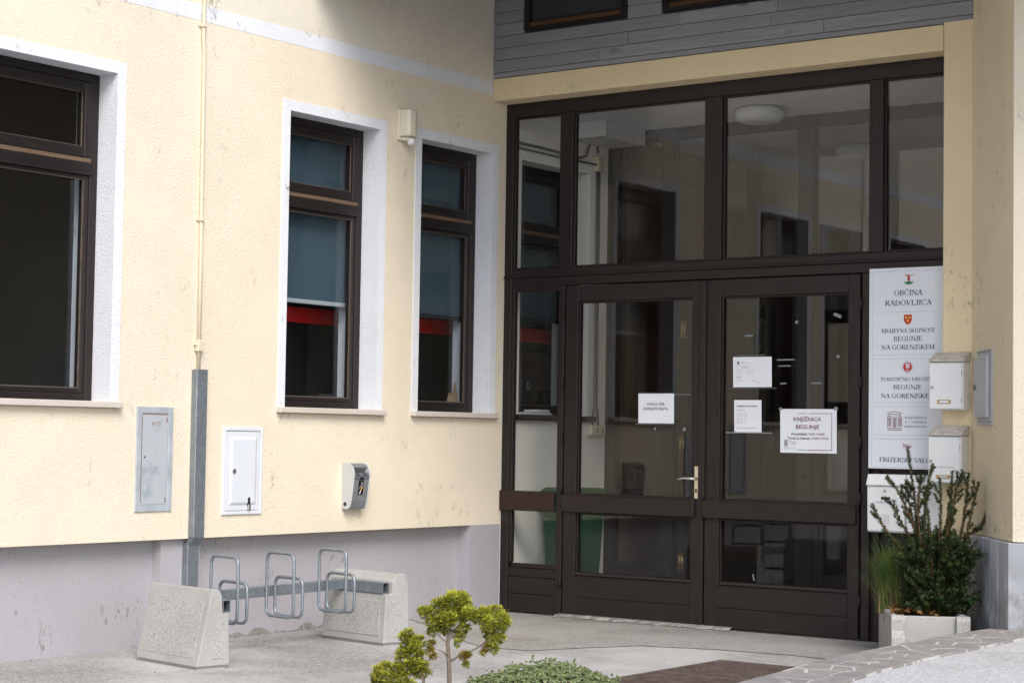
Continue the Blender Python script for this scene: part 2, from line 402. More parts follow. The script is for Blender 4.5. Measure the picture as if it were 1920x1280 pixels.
# ------------------------------------------------------------------ lettering
SERIF = {}
def _serif():
    T, t = .145, .06; sf = .085
    def st(x, a=0., b=1., w=T, foot=True, head=True):
        o = [('l', x, a, x, b, w)]
        if foot: o.append(('l', x - w / 2 - sf, a + .02, x + w / 2 + sf, a + .02, .04))
        if head: o.append(('l', x - w / 2 - sf, b - .02, x + w / 2 + sf, b - .02, .04))
        return o
    def ar(cx, cy, rx, ry, a0, a1): return [('a', cx, cy, rx, ry, a0, a1)]
    def thin(*q): return [('l', *q, t)]
    def thick(*q): return [('l', *q, T)]
    def ser(x, y): return [('l', x - .13, y, x + .13, y, .04)]
    S = SERIF
    S['I'] = (st(.18), .38)
    S['O'] = (ar(.40, .5, .33, .48, 0, 360), .82)
    S['C'] = (ar(.40, .5, .33, .48, 42, 318) + thin(.64, .66, .64, .95), .74)
    S['Č'] = (S['C'][0] + thin(.40, 1.10, .28, 1.24) + thin(.40, 1.10, .52, 1.24), .74)
    S['G'] = (ar(.40, .5, .33, .48, 42, 300) + thin(.64, .66, .64, .95) + [('l', .64, .05, .64, .42, T)] + ser(.64, .42), .80)
    S['B'] = (st(.17) + ar(.30, .755, .25, .225, -90, 90) + ar(.30, .28, .30, .26, -90, 90) + thin(.17, .97, .32, .97) + thin(.17, .525, .32, .525) + thin(.17, .03, .32, .03), .70)
    S['N'] = (st(.14, w=t) + st(.70, w=t, foot=False) + thick(.15, .96, .68, .04), .84)
    S['A'] = (thin(.36, .98, .09, .02) + thick(.36, .98, .62, .02) + thin(.18, .34, .52, .34) + ser(.09, .02) + ser(.62, .02), .72)
    S['R'] = (st(.17) + ar(.30, .74, .26, .24, -90, 90) + thin(.17, .97, .32, .97) + thin(.17, .50, .34, .50) + thick(.34, .50, .66, .02) + ser(.66, .02), .72)
    S['P'] = (st(.17) + ar(.30, .73, .27, .25, -90, 90) + thin(.17, .97, .32, .97) + thin(.17, .48, .32, .48), .62)
    S['D'] = (st(.17) + ar(.30, .5, .36, .47, -90, 90) + thin(.17, .97, .32, .97) + thin(.17, .03, .32, .03), .78)
    S['V'] = (thick(.10, .98, .36, .03) + thin(.62, .98, .36, .03) + ser(.10, .98) + ser(.62, .98), .72)
    S['L'] = (st(.17) + thin(.17, .03, .58, .03) + thin(.57, .03, .57, .24), .64)
    S['E'] = (st(.17) + thin(.17, .03, .57, .03) + thin(.56, .03, .56, .22) + thin(.17, .52, .44, .52) + thin(.44, .42, .44, .62) + thin(.17, .97, .55, .97) + thin(.54, .80, .54, .97), .66)
    S['F'] = (st(.17) + thin(.17, .52, .42, .52) + thin(.42, .42, .42, .62) + thin(.17, .97, .54, .97) + thin(.53, .79, .53, .97), .60)
    S['J'] = (st(.25, .16, 1, foot=False) + ar(.13, .16, .12, .16, 180, 360), .42)
    S['K'] = (st(.17) + thin(.20, .42, .60, .98) + thick(.32, .56, .66, .02) + ser(.60, .98) + ser(.66, .02), .76)
    S['U'] = (st(.17, .30, 1, foot=False) + st(.64, .30, 1, w=t, foot=False) + ar(.40, .30, .235, .28, 180, 360), .80)
    S['S'] = (ar(.29, .74, .19, .235, 40, 270) + ar(.29, .27, .21, .245, -140, 90) + thin(.46, .74, .46, .96) + thin(.09, .04, .09, .26), .57)
    S['Š'] = (S['S'][0] + thin(.29, 1.10, .17, 1.24) + thin(.29, 1.10, .41, 1.24), .57)
    S['T'] = (st(.32, head=False) + thin(.05, .97, .59, .97) + thin(.06, .76, .06, .97) + thin(.58, .76, .58, .97), .64)
    S['M'] = (st(.12, w=t) + st(.78, w=T) + thick(.13, .97, .44, .04) + thin(.76, .97, .44, .04), .92)
    S['Z'] = (thin(.08, .97, .57, .97) + thin(.06, .03, .59, .03) + thick(.52, .95, .12, .05) + thin(.09, .80, .09, .97) + thin(.58, .03, .58, .22), .64)
_serif()
def serif_mesh(mb, text, size, cx, z, y, width=None):
    """text in the xz plane facing -Y, centred on cx; baseline z"""
    adv = sum(SERIF[c][1] if c != ' ' else .32 for c in text)
    sx = (width / adv) if width else size
    x = cx - adv * sx / 2; k = 0
    for c in text:
        if c == ' ': x += .32 * sx; continue
        for q in SERIF[c][0]:
            yy = y - .00004 * (k % 9); k += 1
            if q[0] == 'l':
                _, x0, y0, x1, y1, w = q; dx, dy = x1 - x0, y1 - y0; L = math.hypot(dx, dy) or 1
                nx, ny = -dy / L * w / 2, dx / L * w / 2
                P = [(x0 + nx, y0 + ny), (x1 + nx, y1 + ny), (x1 - nx, y1 - ny), (x0 - nx, y0 - ny)]
                mb.faces([(x + a * sx, yy, z + b * size) for a, b in P], [(0, 1, 2, 3)])
            else:
                _, ax, ay, rx, ry, a0, a1 = q; n = max(6, int(abs(a1 - a0) / 20)); vs = []
                for i in range(n + 1):
                    a = R(a0 + (a1 - a0) * i / n); w = .05 + .10 * abs(math.cos(a))
                    for e in (-.5, .5): vs.append((x + (ax + (rx + e * w * .9) * math.cos(a)) * sx, yy, z + (ay + (ry + e * .06) * math.sin(a)) * size))
                mb.faces(vs, [(2 * i, 2 * i + 1, 2 * i + 3, 2 * i + 2) for i in range(n)])
        x += SERIF[c][1] * sx
_tcache = {}
def sans_mesh(text, shear=0., spacing=1., bold=0.):
    key = (text, shear, spacing, bold)
    if key in _tcache: return _tcache[key]
    cu = bpy.data.curves.new('lettering', 'FONT'); cu.body = text; cu.size = 1; cu.resolution_u = 2; cu.shear = shear
    cu.space_character = spacing; cu.offset = bold; cu.align_x = 'LEFT'
    o = bpy.data.objects.new('lettering', cu); COL.objects.link(o)
    dg = bpy.context.evaluated_depsgraph_get(); dg.update()
    me = bpy.data.meshes.new_from_object(o.evaluated_get(dg))
    bpy.data.objects.remove(o); _tcache[key] = me; return me
def sans(mb, text, z, y, x0=None, cx=None, cap=None, width=None, shear=0., spacing=1., bold=0., mi=0):
    """text facing -Y; cap = capital height in metres; width overrides the horizontal size"""
    me = sans_mesh(text, shear, spacing, bold); xs = [v.co.x for v in me.vertices]
    if not xs: return
    w = max(xs) - min(xs); sz = cap / .727; sx = width / w if width else sz
    X = (x0 if x0 is not None else cx - w * sx / 2) - min(xs) * sx
    mb.add_mesh(me, Matrix.Translation((X, y, z)) @ Matrix(((sx, 0, 0, 0), (0, 0, 1, 0), (0, sz, 0, 0), (0, 0, 0, 1))), mi)
def outline(mb, x0, x1, z0, z1, y, t=.0022, right=True):
    mb.faces([(x0, y, z0), (x1, y, z0), (x1, y, z0 + t), (x0, y, z0 + t)], [(0, 1, 2, 3)])
    mb.faces([(x0, y, z1 - t), (x1, y, z1 - t), (x1, y, z1), (x0, y, z1)], [(0, 1, 2, 3)])
    mb.faces([(x0, y, z0 + t), (x0 + t, y, z0 + t), (x0 + t, y, z1 - t), (x0, y, z1 - t)], [(0, 1, 2, 3)])
    if right: mb.faces([(x1 - t, y, z0 + t), (x1, y, z0 + t), (x1, y, z1 - t), (x1 - t, y, z1 - t)], [(0, 1, 2, 3)])
def rectxz(mb, x0, x1, z0, z1, y): mb.faces([(x0, y, z0), (x1, y, z0), (x1, y, z1), (x0, y, z1)], [(0, 1, 2, 3)])
def polyxz(mb, pts, y): mb.faces([(a, y, b) for a, b in pts], [tuple(range(len(pts)))])
def discxz(mb, cx, cz, r, y, n=18): polyxz(mb, [(cx + r * math.cos(2 * math.pi * i / n), cz + r * math.sin(2 * math.pi * i / n)) for i in range(n)], y)

def struct(mb, name, mat, **k):
    o = mb.build(name, mat, None, **k); o['kind'] = 'structure'; return o

# ------------------------------------------------------------------ ground and paving
g = MB(); g.faces([(-150, -150, -.004), (150, -150, -.004), (150, 150, -.004), (-150, 150, -.004)], [(0, 1, 2, 3)])
# the courtyard falls a little towards the foot of the yellow wall
struct(g, 'ground', M['asphalt'])
rng = random.Random(3)
edge = [(-.10, -.95), (.45, -1.3), (.95, -1.75), (1.35, -2.0), (1.70, -1.98), (1.86, -1.6), (2.05, -1.25), (2.5, -1.1), (3.0, -1.05), (3.6, -1.15), (4.25, -1.2)]
edge2 = []
for (a, b), (c, d) in zip(edge, edge[1:]):
    for i in range(6): t = i / 6; edge2.append((a + (c - a) * t, b + (d - b) * t + rng.uniform(-.012, .012)))
edge2.append(edge[-1])
g = MB(); g.faces([(x, y, 0.0) for x, y in edge2] + [(4.25, .0, 0.0), (-.10, .0, 0.0)], [tuple(range(len(edge2) + 2))])
struct(g, 'worn_paving', M['asphalt_dark'])
# broken concrete lip under the doors
g = MB(); n = 60; top = []; bot = []
for i in range(n + 1):
    x = .56 + 1.45 * i / n
    w = .05 + .07 * (.5 + .5 * math.sin(i * .9)) * (.6 + .4 * math.sin(i * .37 + 1)) + rng.uniform(0, .03)
    top.append((x, -w, .004)); bot.append((x, -w + .03, .018 + rng.uniform(0, .007)))
bk = [(p[0], .02, .022) for p in bot]
g.faces(top + bot + bk, [(i, i + 1, n + 2 + i, n + 1 + i) for i in range(n)] + [(n + 1 + i, n + 2 + i, 2 * n + 3 + i, 2 * n + 2 + i) for i in range(n)])
struct(g, 'doorstep', M['rubble'])
# raised pale path to the right and its stone edging
g = MB(); g.box(4.60, 60, -80, -1.02, -.003, .236); struct(g, 'raised_path', M['gravel'])
def clip(poly, px, py, nx, ny):
    out = []
    for i in range(len(poly)):
        a, b = poly[i], poly[(i + 1) % len(poly)]
        da = (a[0] - px) * nx + (a[1] - py) * ny; db = (b[0] - px) * nx + (b[1] - py) * ny
        if da <= 0: out.append(a)
        if da * db < 0: t = da / (da - db); out.append((a[0] + (b[0] - a[0]) * t, a[1] + (b[1] - a[1]) * t))
    return out
def inset(poly, dist):
    n = len(poly); area = sum(poly[i][0] * poly[(i + 1) % n][1] - poly[(i + 1) % n][0] * poly[i][1] for i in range(n))
    s = 1 if area > 0 else -1; out = poly
    for i in range(n):
        a, b = poly[i], poly[(i + 1) % n]; dx, dy = b[0] - a[0], b[1] - a[1]; L = math.hypot(dx, dy)
        if L < 1e-6: continue
        d = dist() if callable(dist) else dist
        nx, ny = s * dy / L, -s * dx / L
        out = clip(out, a[0] - nx * d, a[1] - ny * d, nx, ny)
        if len(out) < 3: return []
    return out
def xback(y): 
    P = [(-.60, 4.30), (-.95, 4.262), (-1.5, 4.225), (-2.14, 4.235), (-2.6, 4.24), (-3.25, 4.28), (-4.2, 4.405), (-6, 4.70)]
    for (a, b), (c, d) in zip(P, P[1:]):
        if y <= a and y >= c: return b + (d - b) * (a - y) / (a - c)
    return P[-1][1]
edging = bpy.data.objects.new('stone_edging', None); edging.location = (4.4, -2.5, 0); COL.objects.link(edging); edging['kind'] = 'structure'
g = MB(); N = 30; ys = [-1.012 - 4.2 * i / N for i in range(N + 1)]
vs = [];
for y in ys: vs += [(xback(y), y, -.003), (xback(y), y, .2465), (xback(y) + .375, y, .2465), (xback(y) + .375, y, -.003)]
g.faces(vs, [(4 * i + a, 4 * i + a + 1, 4 * i + a + 5, 4 * i + a + 4) for i in range(N) for a in range(3)] + [(0, 1, 2, 3), (4 * N, 4 * N + 1, 4 * N + 2, 4 * N + 3)])
g.build('mortar_bed', M['mortar'], edging)
seeds = []
for i in range(34):
    for j in range(3):
        if (i * 3 + j) % 4 == 3 and rng.random() < .6: continue
        seeds.append((.066 + j * .125 + rng.uniform(-.05, .05), -1.03 - i * .135 + rng.uniform(-.06, .06)))
for sx, sy in seeds:
    poly = [(0.0, sy - .4), (.378, sy - .4), (.378, sy + .4), (0.0, sy + .4)]
    for qx, qy in seeds:
        if (qx, qy) != (sx, sy) and abs(qy - sy) < .8: poly = clip(poly, (sx + qx) / 2, (sy + qy) / 2, qx - sx, qy - sy)
    poly = clip(poly, 0, -1.016, 0, 1)
    if len(poly) < 3: continue
    poly = inset(poly, lambda: .0012 if rng.random() < .55 else rng.uniform(.004, .013))
    if len(poly) < 3: continue
    h = .2485 + rng.uniform(-.0012, .0025)
    q = []
    for (a, b), (c, d) in zip(poly, poly[1:] + poly[:1]):
        q.append((a, b)); 
        if math.hypot(c - a, d - b) > .08: q.append(((a + c) / 2 + rng.uniform(-.006, .006), (b + d) / 2 + rng.uniform(-.006, .006)))
    m = MB(); m.prism([(xback(y) + x, y) for x, y in q], 2, .20, h); m.build('paving_stone', M['crazy'], edging, .004)
# steel foot-scraper grating let into the ground
gr = thing('foot_grating', (3.5, -2.4, 0), 'rusty brown steel foot grating set flush in the courtyard before the doors', 'grating')
m = MB()
for a in ((2.86, 4.2, -1.68, -1.65), (2.86, 4.2, -3.23, -3.20), (2.86, 2.89, -3.20, -1.68), (2.89, 4.2, -2.42, -2.39)): m.box(a[0], a[1], a[2], a[3], -.002, .012)
m.build('frame', M['mat'], gr, .002)
m = MB()
for i in range(25):
    y = -1.70 - i * .0285; m.box(2.89, 4.2, y - .012, y, -.002, .009)
for i in range(27):
    y = -2.44 - i * .0285; m.box(2.89, 4.2, y - .012, y, -.002, .009)
o = m.build('bars', M['mat'], gr); o['kind'] = 'stuff'
m = MB(); m.box(2.89, 4.2, -3.2, -1.68, -.0035, .002); m.build('pan', M['mat'], gr)

# ------------------------------------------------------------------ the yellow wing with its narrow windows
wing = thing('rendered_wing', (-.2, -4, 0), 'cream rendered wing with white framed windows above a lilac grey plinth', 'building')
WIN = [(-7.53, -6.67), (-6.0, -5.19), (-4.83, -3.885), (-2.385, -1.47), (-1.012, -.165)]
ZO0, ZO1 = 1.475, 3.42; TR = .07
def wall_cells(y0, y1, z0, z1, holes, mat, name, parent, x0=-.35, x1=0.):
    m = MB(); cur = y0
    for a, b in holes + [(y1, None)]:
        if a > cur: m.box(x0, x1, cur, a, z0, z1)
        if b is None: break
        m.box(x0, x1, a, b, z0, 1.435); m.box(x0, x1, a, b, ZO1 + TR, z1); cur = b
    return m.build(name, mat, parent)
wall_cells(-14, 0, .65, 3.86, [(a - TR, b + TR) for a, b in WIN], M['cream'], 'wall', wing)
MB().box(-.35, .0015, -14, -.001, 3.86, 3.96).build('white_band', M['white'], wing)
MB().box(-.35, 0, -14, 0, 3.96, 6.7).build('upper_wall', M['pale'], wing)
MB().box(-.35, -.117, -14, -.365, -.2, .65).build('plinth', M['plinth'], wing)
MB().box(-.117, -.001, -.365, -.001, -.2, .65).build('corner_pier', M['plinth_rough'], wing)
MB().box(-.117, -.045, -3.40, -3.07, -.2, .648).build('plinth_pier', M['plinth'], wing)
# flaked paint along the foot of the plinth
m = MB(); n = 40; up = []; lo = []
for i in range(n + 1):
    y = -3.25 + 1.6 * i / n; up.append((-.1165, y, -.005 + .05 * abs(math.sin(i * .55)) * abs(math.sin(i * .21 + .8)) + rng.uniform(0, .012))); lo.append((-.1165, y, -.01))
m.faces(lo + up, [(i, i + 1, n + 2 + i, n + 1 + i) for i in range(n)]); m.build('bare_foot', M['rubble'], wing)
box('roof', M['soffit'], wing, -6, .9, -14.5, -2.4, 6.7, 6.9)

def window(parent, y0, y1, blind=None, trim='white', xf=-.15, sill='stone', red=False):
    w = MB(); BX = xf - .07
    # outer frame: uprights 0, rails 1
    w.box(BX, xf, y0, y0 + .06, ZO0, ZO1); w.box(BX, xf, y1 - .06, y1, ZO0, ZO1)
    w.box(BX, xf + .004, y0 + .06, y1 - .06, ZO1 - .055, ZO1, 1); w.box(BX, xf + .004, y0 + .06, y1 - .06, ZO0, ZO0 + .045, 1)
    w.box(BX, xf + .012, y0 + .045, y1 - .045, 2.812, 2.886, 1)
    o = w.build('window', [M['brown_z'], M['brown_y']], parent, .004)
    t = MB().ring_yz(y0, y1, ZO0, ZO1, TR, -.352, .005, bottom=False).build('trim', M[trim], o)
    if sill == 'stone': MB().box(xf - .02, .045, y0 - TR - .006, y1 + TR + .006, 1.437, 1.4745).build('sill', M['stone'], o, .004)
    else: MB().box(xf - .02, .05, y0 - TR + .01, y1 + TR - .0, 1.432, 1.4745).build('sill', M['brown_y'], o, .004)
    # upper tilt sash
    s = MB(); a, b, c, d = y0 + .062, y1 - .062, 2.916, ZO1 - .058
    s.box(BX + .01, xf + .016, a, a + .06, c, d); s.box(BX + .01, xf + .016, b - .06, b, c, d)
    s.box(BX + .01, xf + .016, a + .06, b - .06, c, c + .062, 1); s.box(BX + .01, xf + .016, a + .06, b - .06, d - .055, d, 1)
    s.build('sash', [M['brown_z'], M['brown_y']], o, .005)
    MB().box(BX + .005, xf + .007, y0 + .062, y1 - .062, 2.888, 2.914).build('drip_strip', M['bare'], o)
    MB().ring_yz(a + .066, b - .066, c + .068, d - .061, .006, xf - .014, xf - .006).build('glazing_bead', M['bead'], o)
    MB().box(xf - .03, xf - .022, a + .055, b - .055, c + .055, d - .05).build('pane', M['glass_dark'], o)
    # lower fixed light
    s = MB(); a, b, c, d = y0 + .06, y1 - .06, ZO0 + .045, 2.812
    s.box(BX + .01, xf - .008, a, a + .032, c, d); s.box(BX + .01, xf - .008, b - .032, b, c, d)
    s.box(BX + .01, xf - .008, a + .032, b - .032, c, c + .03, 1); s.box(BX + .01, xf - .008, a + .032, b - .032, d - .022, d, 1)
    s.build('sash', [M['brown_z'], M['brown_y']], o, .004)
    MB().ring_yz(a + .038, b - .038, c + .036, d - .028, .006, xf - .024, xf - .016).build('glazing_bead', M['bead'], o)
    MB().box(xf - .045, xf - .037, a + .025, b - .025, c + .022, d - .016).build('pane', M['glass_dark'], o)
    if blind:
        m = MB(); n = 10; ya, yb = y0 + .045, y1 - .02; x = xf - .11
        m.box(x - .003, x, ya, yb, blind, ZO1 - .02); m.build('blind', M['blind'], o)
        MB().box(x - .012, x + .008, ya, yb, blind - .03, blind).build('blind_rod', M['grey_metal'] if red else M['black'], o, .004)
    return o
for i, (a, b) in enumerate(WIN):
    window(wing, a, b, blind=(None, None, None, 2.215, 2.195)[i], red=(i == 3))

# rooms behind the windows (closed, so that they stay dim)
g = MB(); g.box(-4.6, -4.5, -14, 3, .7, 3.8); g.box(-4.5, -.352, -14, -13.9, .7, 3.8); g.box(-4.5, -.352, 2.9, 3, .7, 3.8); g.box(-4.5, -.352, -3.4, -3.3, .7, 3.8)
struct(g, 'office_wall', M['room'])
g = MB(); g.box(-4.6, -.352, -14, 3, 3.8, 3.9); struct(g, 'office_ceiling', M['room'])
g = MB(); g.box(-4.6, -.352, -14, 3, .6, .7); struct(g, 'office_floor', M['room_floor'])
sh = thing('shelf_unit', (-1.2, 0, .7), 'long dark shelf unit with a red fascia behind the narrow windows', 'shelf unit')
box('fascia', M['redfascia'], sh, -.65, -.60, -2.6, 2.3, 2.083, 2.193, .003)
box('carcass', M['black'], sh, -1.0, -.66, -2.6, .9, .7, 2.08)
box('door', M['darkred'], sh, -1.5, -1.03, .95, 2.3, 1.72, 2.03, .003)
box('back_panel', M['grey_metal'], sh, -1.5, -1.45, .95, 2.3, .7, 1.70)
cb = tag(MB().prism([(-.30, 1.52), (-.165, 1.52), (-.168, 1.60), (-.185, 1.67), (-.20, 1.715), (-.212, 1.665), (-.235, 1.60), (-.262, 1.625), (-.285, 1.58)], 0, -.302, -.294).build('cardboard_cutout', M['cardboard'], None),
         'torn tan cardboard piece propped in the lower corner of the narrow window nearest the doors', 'cardboard')

# ------------------------------------------------------------------ entrance building: lintel, pillar, cladding, splayed wall
ent = thing('entrance_building', (2, 0, 0), 'entrance block with grey board cladding above a cream lintel and pillar', 'building')
box('lintel', M['cream_shaded'], ent, .001, 3.598, -.175, .12, 3.812, 3.98, .004)
box('pillar', M['cream_shaded'], ent, 3.602, 3.80, -.175, .12, -.05, 3.995, .004)
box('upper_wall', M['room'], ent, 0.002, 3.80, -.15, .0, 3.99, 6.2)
d = Vector((.588, -.809, 0)); nrm = Vector((-.809, -.588, 0)); P0 = Vector((3.80, -.175, 0)); P1 = P0 + d * 1.0
m = MB(); a, b = (P0.x, P0.y), (P1.x, P1.y)
def prism_faces(m, pts, z0, z1, mis):
    n = len(pts)
    m.faces([(x, y, z0) for x, y in pts] + [(x, y, z1) for x, y in pts], [tuple(range(n))[::-1], tuple(range(n, 2 * n))])
    for i in range(n):
        p, q = pts[i], pts[(i + 1) % n]; m.faces([(*p, z0), (*q, z0), (*q, z1), (*p, z1)], [(0, 1, 2, 3)], mis[i])
prism_faces(m, [a, b, (4.95, b[1]), (4.95, .2), (3.802, .2)], .748, 6.2, [1, 0, 0, 0, 0])
m.build('splayed_wall', [M['cream'], M['cream_streak']], ent)
# marble slabs round the foot of the splayed wall
for i, (s0, s1) in enumerate(((.0, .22), (.223, .43), (.433, .60), (.603, .775), (.778, 1.016))):
    m = MB(); q0, q1 = P0 + d * s0, P0 + d * s1
    m.prism([(q0.x + nrm.x * .03, q0.y + nrm.y * .03), (q1.x + nrm.x * .03, q1.y + nrm.y * .03), (q1.x - nrm.x * .05, q1.y - nrm.y * .05), (q0.x - nrm.x * .05, q0.y - nrm.y * .05)], 2, -.05, .742 + (i % 2) * .0015)
    m.build('marble_slab', M['marble'], ent, .003)
c0 = P0 + d * 1.016 + nrm * .03
m = MB(); m.box(c0.x + .004, 4.97, c0.y - .014, b[1] + .05, -.05, .742); m.build('marble_slab', M['marble'], ent, .004)
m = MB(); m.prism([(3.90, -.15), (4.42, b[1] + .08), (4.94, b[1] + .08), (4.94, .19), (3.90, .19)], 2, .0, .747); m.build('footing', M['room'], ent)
MB().box(4.951, 12, .8, 1.0, -.05, 6.2).build('dark_reflection_wall', M['brown_x'], ent)  # added unseen wall, dark so that the large window reflects something dark
m = MB(); m.prism([(-2.25, 4.37), (-.18, 4.78), (-.18, 4.95), (-2.25, 4.54)], 0, .002, 12); m.build('roof_overhang', M['soffit'], ent)
box('roof', M['soffit'], ent, .002, 12, -2.3, 7.5, 6.2, 6.35)
# cladding boards, each its own
WU = [(.283, 1.189), (1.485, 2.391)]; pitch = .0912; z = 3.984; row = 0
ends = {0: [1.9], 1: [2.75, .95], 2: [1.2, 2.35], 3: [1.62, 2.4, 2.95], 4: [3.1], 5: [2.9], 6: [3.2], 7: [2.8], 8: [3.1], 9: [2.9], 10: [3.3], 11: [2.7]}
while z < 5.03:
    h = pitch if row else 4.023 - 3.984
    zt = z + h
    segs = []
    spans = [(.003, 3.797)]
    if zt > 4.34:
        spans = [(.003, WU[0][0] - .004), (WU[0][1] + .004, WU[1][0] - .004), (WU[1][1] + .004, 3.797)]
    for x0, x1 in spans:
        cur = x0
        for e in sorted(ends.get(row, [])):
            if cur + .1 < e < x1 - .1: segs.append((cur, e - .0012)); cur = e + .0012
        segs.append((cur, x1))
    for x0, x1 in segs:
        yo = rng.uniform(-.0015, .0015)
        m = MB(); m.box(x0, x1, -.176 + yo, -.151, z + .0018, zt - .0018)
        m.build('cladding_board', M['clad'], ent, .0025)
    z = zt; row += 1
for k, (x0, x1) in enumerate(WU):
    m = MB(); m.box(x0, x0 + .05, -.185, -.10, 4.316, 5.04); m.box(x1 - .05, x1, -.185, -.10, 4.316, 5.04); m.box(x0 + .05, x1 - .05, -.185, -.10, 4.316, 4.335)
    o = m.build('upper_window', M['brown_z'], ent, .003)
    box('sill_rail', M['bare_x'], o, x0 + .05, x1 - .05, -.180, -.09, 4.335, 4.375, .006)
    box('pane', M['glass_dark'], o, x0 + .05, x1 - .05, -.13, -.124, 4.375, 5.04)
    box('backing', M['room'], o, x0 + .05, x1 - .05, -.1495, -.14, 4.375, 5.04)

# ------------------------------------------------------------------ vestibule and hall behind the glass
ves = thing('vestibule_wall', (-.2, .7, 0), 'off-white side wall of the vestibule with a narrow window behind the glass', 'wall')
V0, V1 = .204, 1.141
wall_cells(.0, 1.42, -.05, 3.80, [(V0 - TR, V1 + TR)], M['interior'], 'wall', ves)
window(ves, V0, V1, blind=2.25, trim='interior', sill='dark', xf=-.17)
g = MB(); g.box(-.34, 3.85, .125, 7.0, 3.785, 3.86); g.box(.003, 3.597, .076, .1245, 3.785, 3.811); struct(g, 'hall_ceiling', M['ceiling'])
g = MB(); g.box(-.02, 3.85, .05, 7.0, -.05, .006); struct(g, 'hall_floor', M['hall_floor'])
g = MB(); g.box(-.05, 3.85, 6.2, 6.4, 0.006, 3.785); g.box(-.15, -.0, 1.43, 6.2, .006, 3.785); struct(g, 'hall_wall', M['hall_brown'])
g = MB(); g.box(3.66, 3.80, .12, 6.2, .006, 3.785); struct(g, 'side_wall', M['hall_brown'])

# inner glazed screen at the back of the vestibule
YS = 1.40
scr = thing('inner_screen', (1.5, YS, 0), 'inner dark timber and glass screen standing behind the entrance doors', 'glazed screen')
m = MB()
for x0, x1 in ((.002, .10), (.514, .643), (1.736, 1.872), (2.93, 3.06), (3.56, 3.655)): m.box(x0, x1, YS, YS + .08, .008, 3.782)
for x0, x1 in ((.10, .514), (.643, 1.736), (1.872, 2.93), (3.06, 3.56)):
    m.box(x0, x1, YS + .001, YS + .079, 3.69, 3.781, 1); m.box(x0, x1, YS + .001, YS + .079, 2.42, 2.56, 1)
for x0, x1 in ((.10, .514), (3.06, 3.56)): m.box(x0, x1, YS + .001, YS + .079, .008, .32, 1); m.box(x0, x1, YS + .002, YS + .078, .80, .90, 1)
m.build('frame', [M['brown_z'], M['brown_x']], scr, .004)
for x0, x1 in ((.10, .514), (.643, 1.736), (1.872, 2.93), (3.06, 3.56)): box('pane', M['glass'], scr, x0, x1, YS + .04, YS + .046, 2.56, 3.69)
for x0, x1 in ((.10, .514), (3.06, 3.56)): box('pane', M['glass'], scr, x0, x1, YS + .04, YS + .046, .90, 2.42); box('pane', M['glass'], scr, x0, x1, YS + .04, YS + .046, .32, .80)
def inner_leaf(xf, name='door'):
    m = MB(xf); W = 1.06
    m.box(0, .11, -.03, .03, .012, 2.415); m.box(W - .11, W, -.03, .03, .012, 2.415); m.box(.11, W - .11, -.029, .029, 2.29, 2.415); m.box(.11, W - .11, -.029, .029, .012, .31); m.box(.11, W - .11, -.029, .029, .78, .90)
    o = m.build(name, M['brown_z'], scr, .004)
    m = MB(xf); m.box(.11, W - .11, -.004, .004, .31, .78); m.build('pane', M['glass'], o)
    m = MB(xf); m.box(.11, W - .11, -.004, .004, .90, 2.29); m.build('pane', M['glass'], o)
    for zz in (.34, 1.27, 2.17):
        m = MB(xf); m.cyl((-.012, -.045, zz - .07), (-.012, -.045, zz + .07), .012, 10); m.cyl((-.045, -.045, zz - .07), (-.045, -.045, zz + .07), .008, 8); m.box(-.05, -.012, -.040, -.034, zz - .05, zz + .05)
        m.build('hinge', M['brass'], o)
    return o
inner_leaf(Matrix.Translation((.690, YS + .05, 0)) @ Matrix.Rotation(R(76), 4, 'Z'))
l2 = inner_leaf(Matrix.Translation((2.92, YS + .04, 0)) @ Matrix.Rotation(R(180), 4, 'Z'))
m = MB(); m.box(1.79, 1.83, YS + .0, YS + .009, 1.015, 1.075); m.build('lock_plate', M['plastic_cream'], l2, .006)
m = MB(); m.cyl((1.81, YS - .004, 1.048), (1.81, YS + .002, 1.048), .009, 10); m.cyl((1.81, YS - .004, 1.032), (1.81, YS + .002, 1.032), .006, 10); m.build('keyhole', M['black'], l2)

# ceiling lamps, ventilation box, cables
def ceiling_lamp(x, y, label):
    t = thing('ceiling_lamp', (x, y, 3.785), label, 'lamp', 'opal glass ceiling lamps')
    m = MB(); m.cyl((x, y, 3.772), (x, y, 3.786), .135, 28); m.build('base', M['plastic_white'], t)
    prof = [(.0, 3.668), (.09, 3.669), (.145, 3.675), (.172, 3.69), (.185, 3.715), (.187, 3.74), (.180, 3.76), (.165, 3.772)]; n = 32
    vs = []; 
    for r_, z_ in prof[1:]: vs += [(x + r_ * math.cos(2 * math.pi * j / n), y + r_ * math.sin(2 * math.pi * j / n), z_) for j in range(n)]
    k = len(prof) - 1; fs = [(i * n + j, i * n + (j + 1) % n, (i + 1) * n + (j + 1) % n, (i + 1) * n + j) for i in range(k - 1) for j in range(n)] + [tuple(range(n))[::-1]]
    m = MB(); m.faces(vs, fs); m.build('bowl', M['lampglass'], t, smooth=True)
ceiling_lamp(1.65, .95, 'round opal glass ceiling lamp in the vestibule above the right hand door')
ceiling_lamp(1.45, 3.0, 'fainter opal glass ceiling lamp in the hall beyond the inner screen')
t = thing('ventilation_box', (.2, 1.0, 3.7), 'white box unit fixed under the vestibule ceiling by the side wall', 'box unit')
box('case', M['plastic_white'], t, .002, .37, .80, 1.385, 3.655, 3.783, .004)
m = MB(); m.cyl((.10, .86, 3.650), (.10, .86, 3.656), .012, 10); m.cyl((.28, 1.2, 3.650), (.28, 1.2, 3.656), .02, 12); o = m.build('screw', M['grey_metal'], t); o['kind'] = 'stuff'
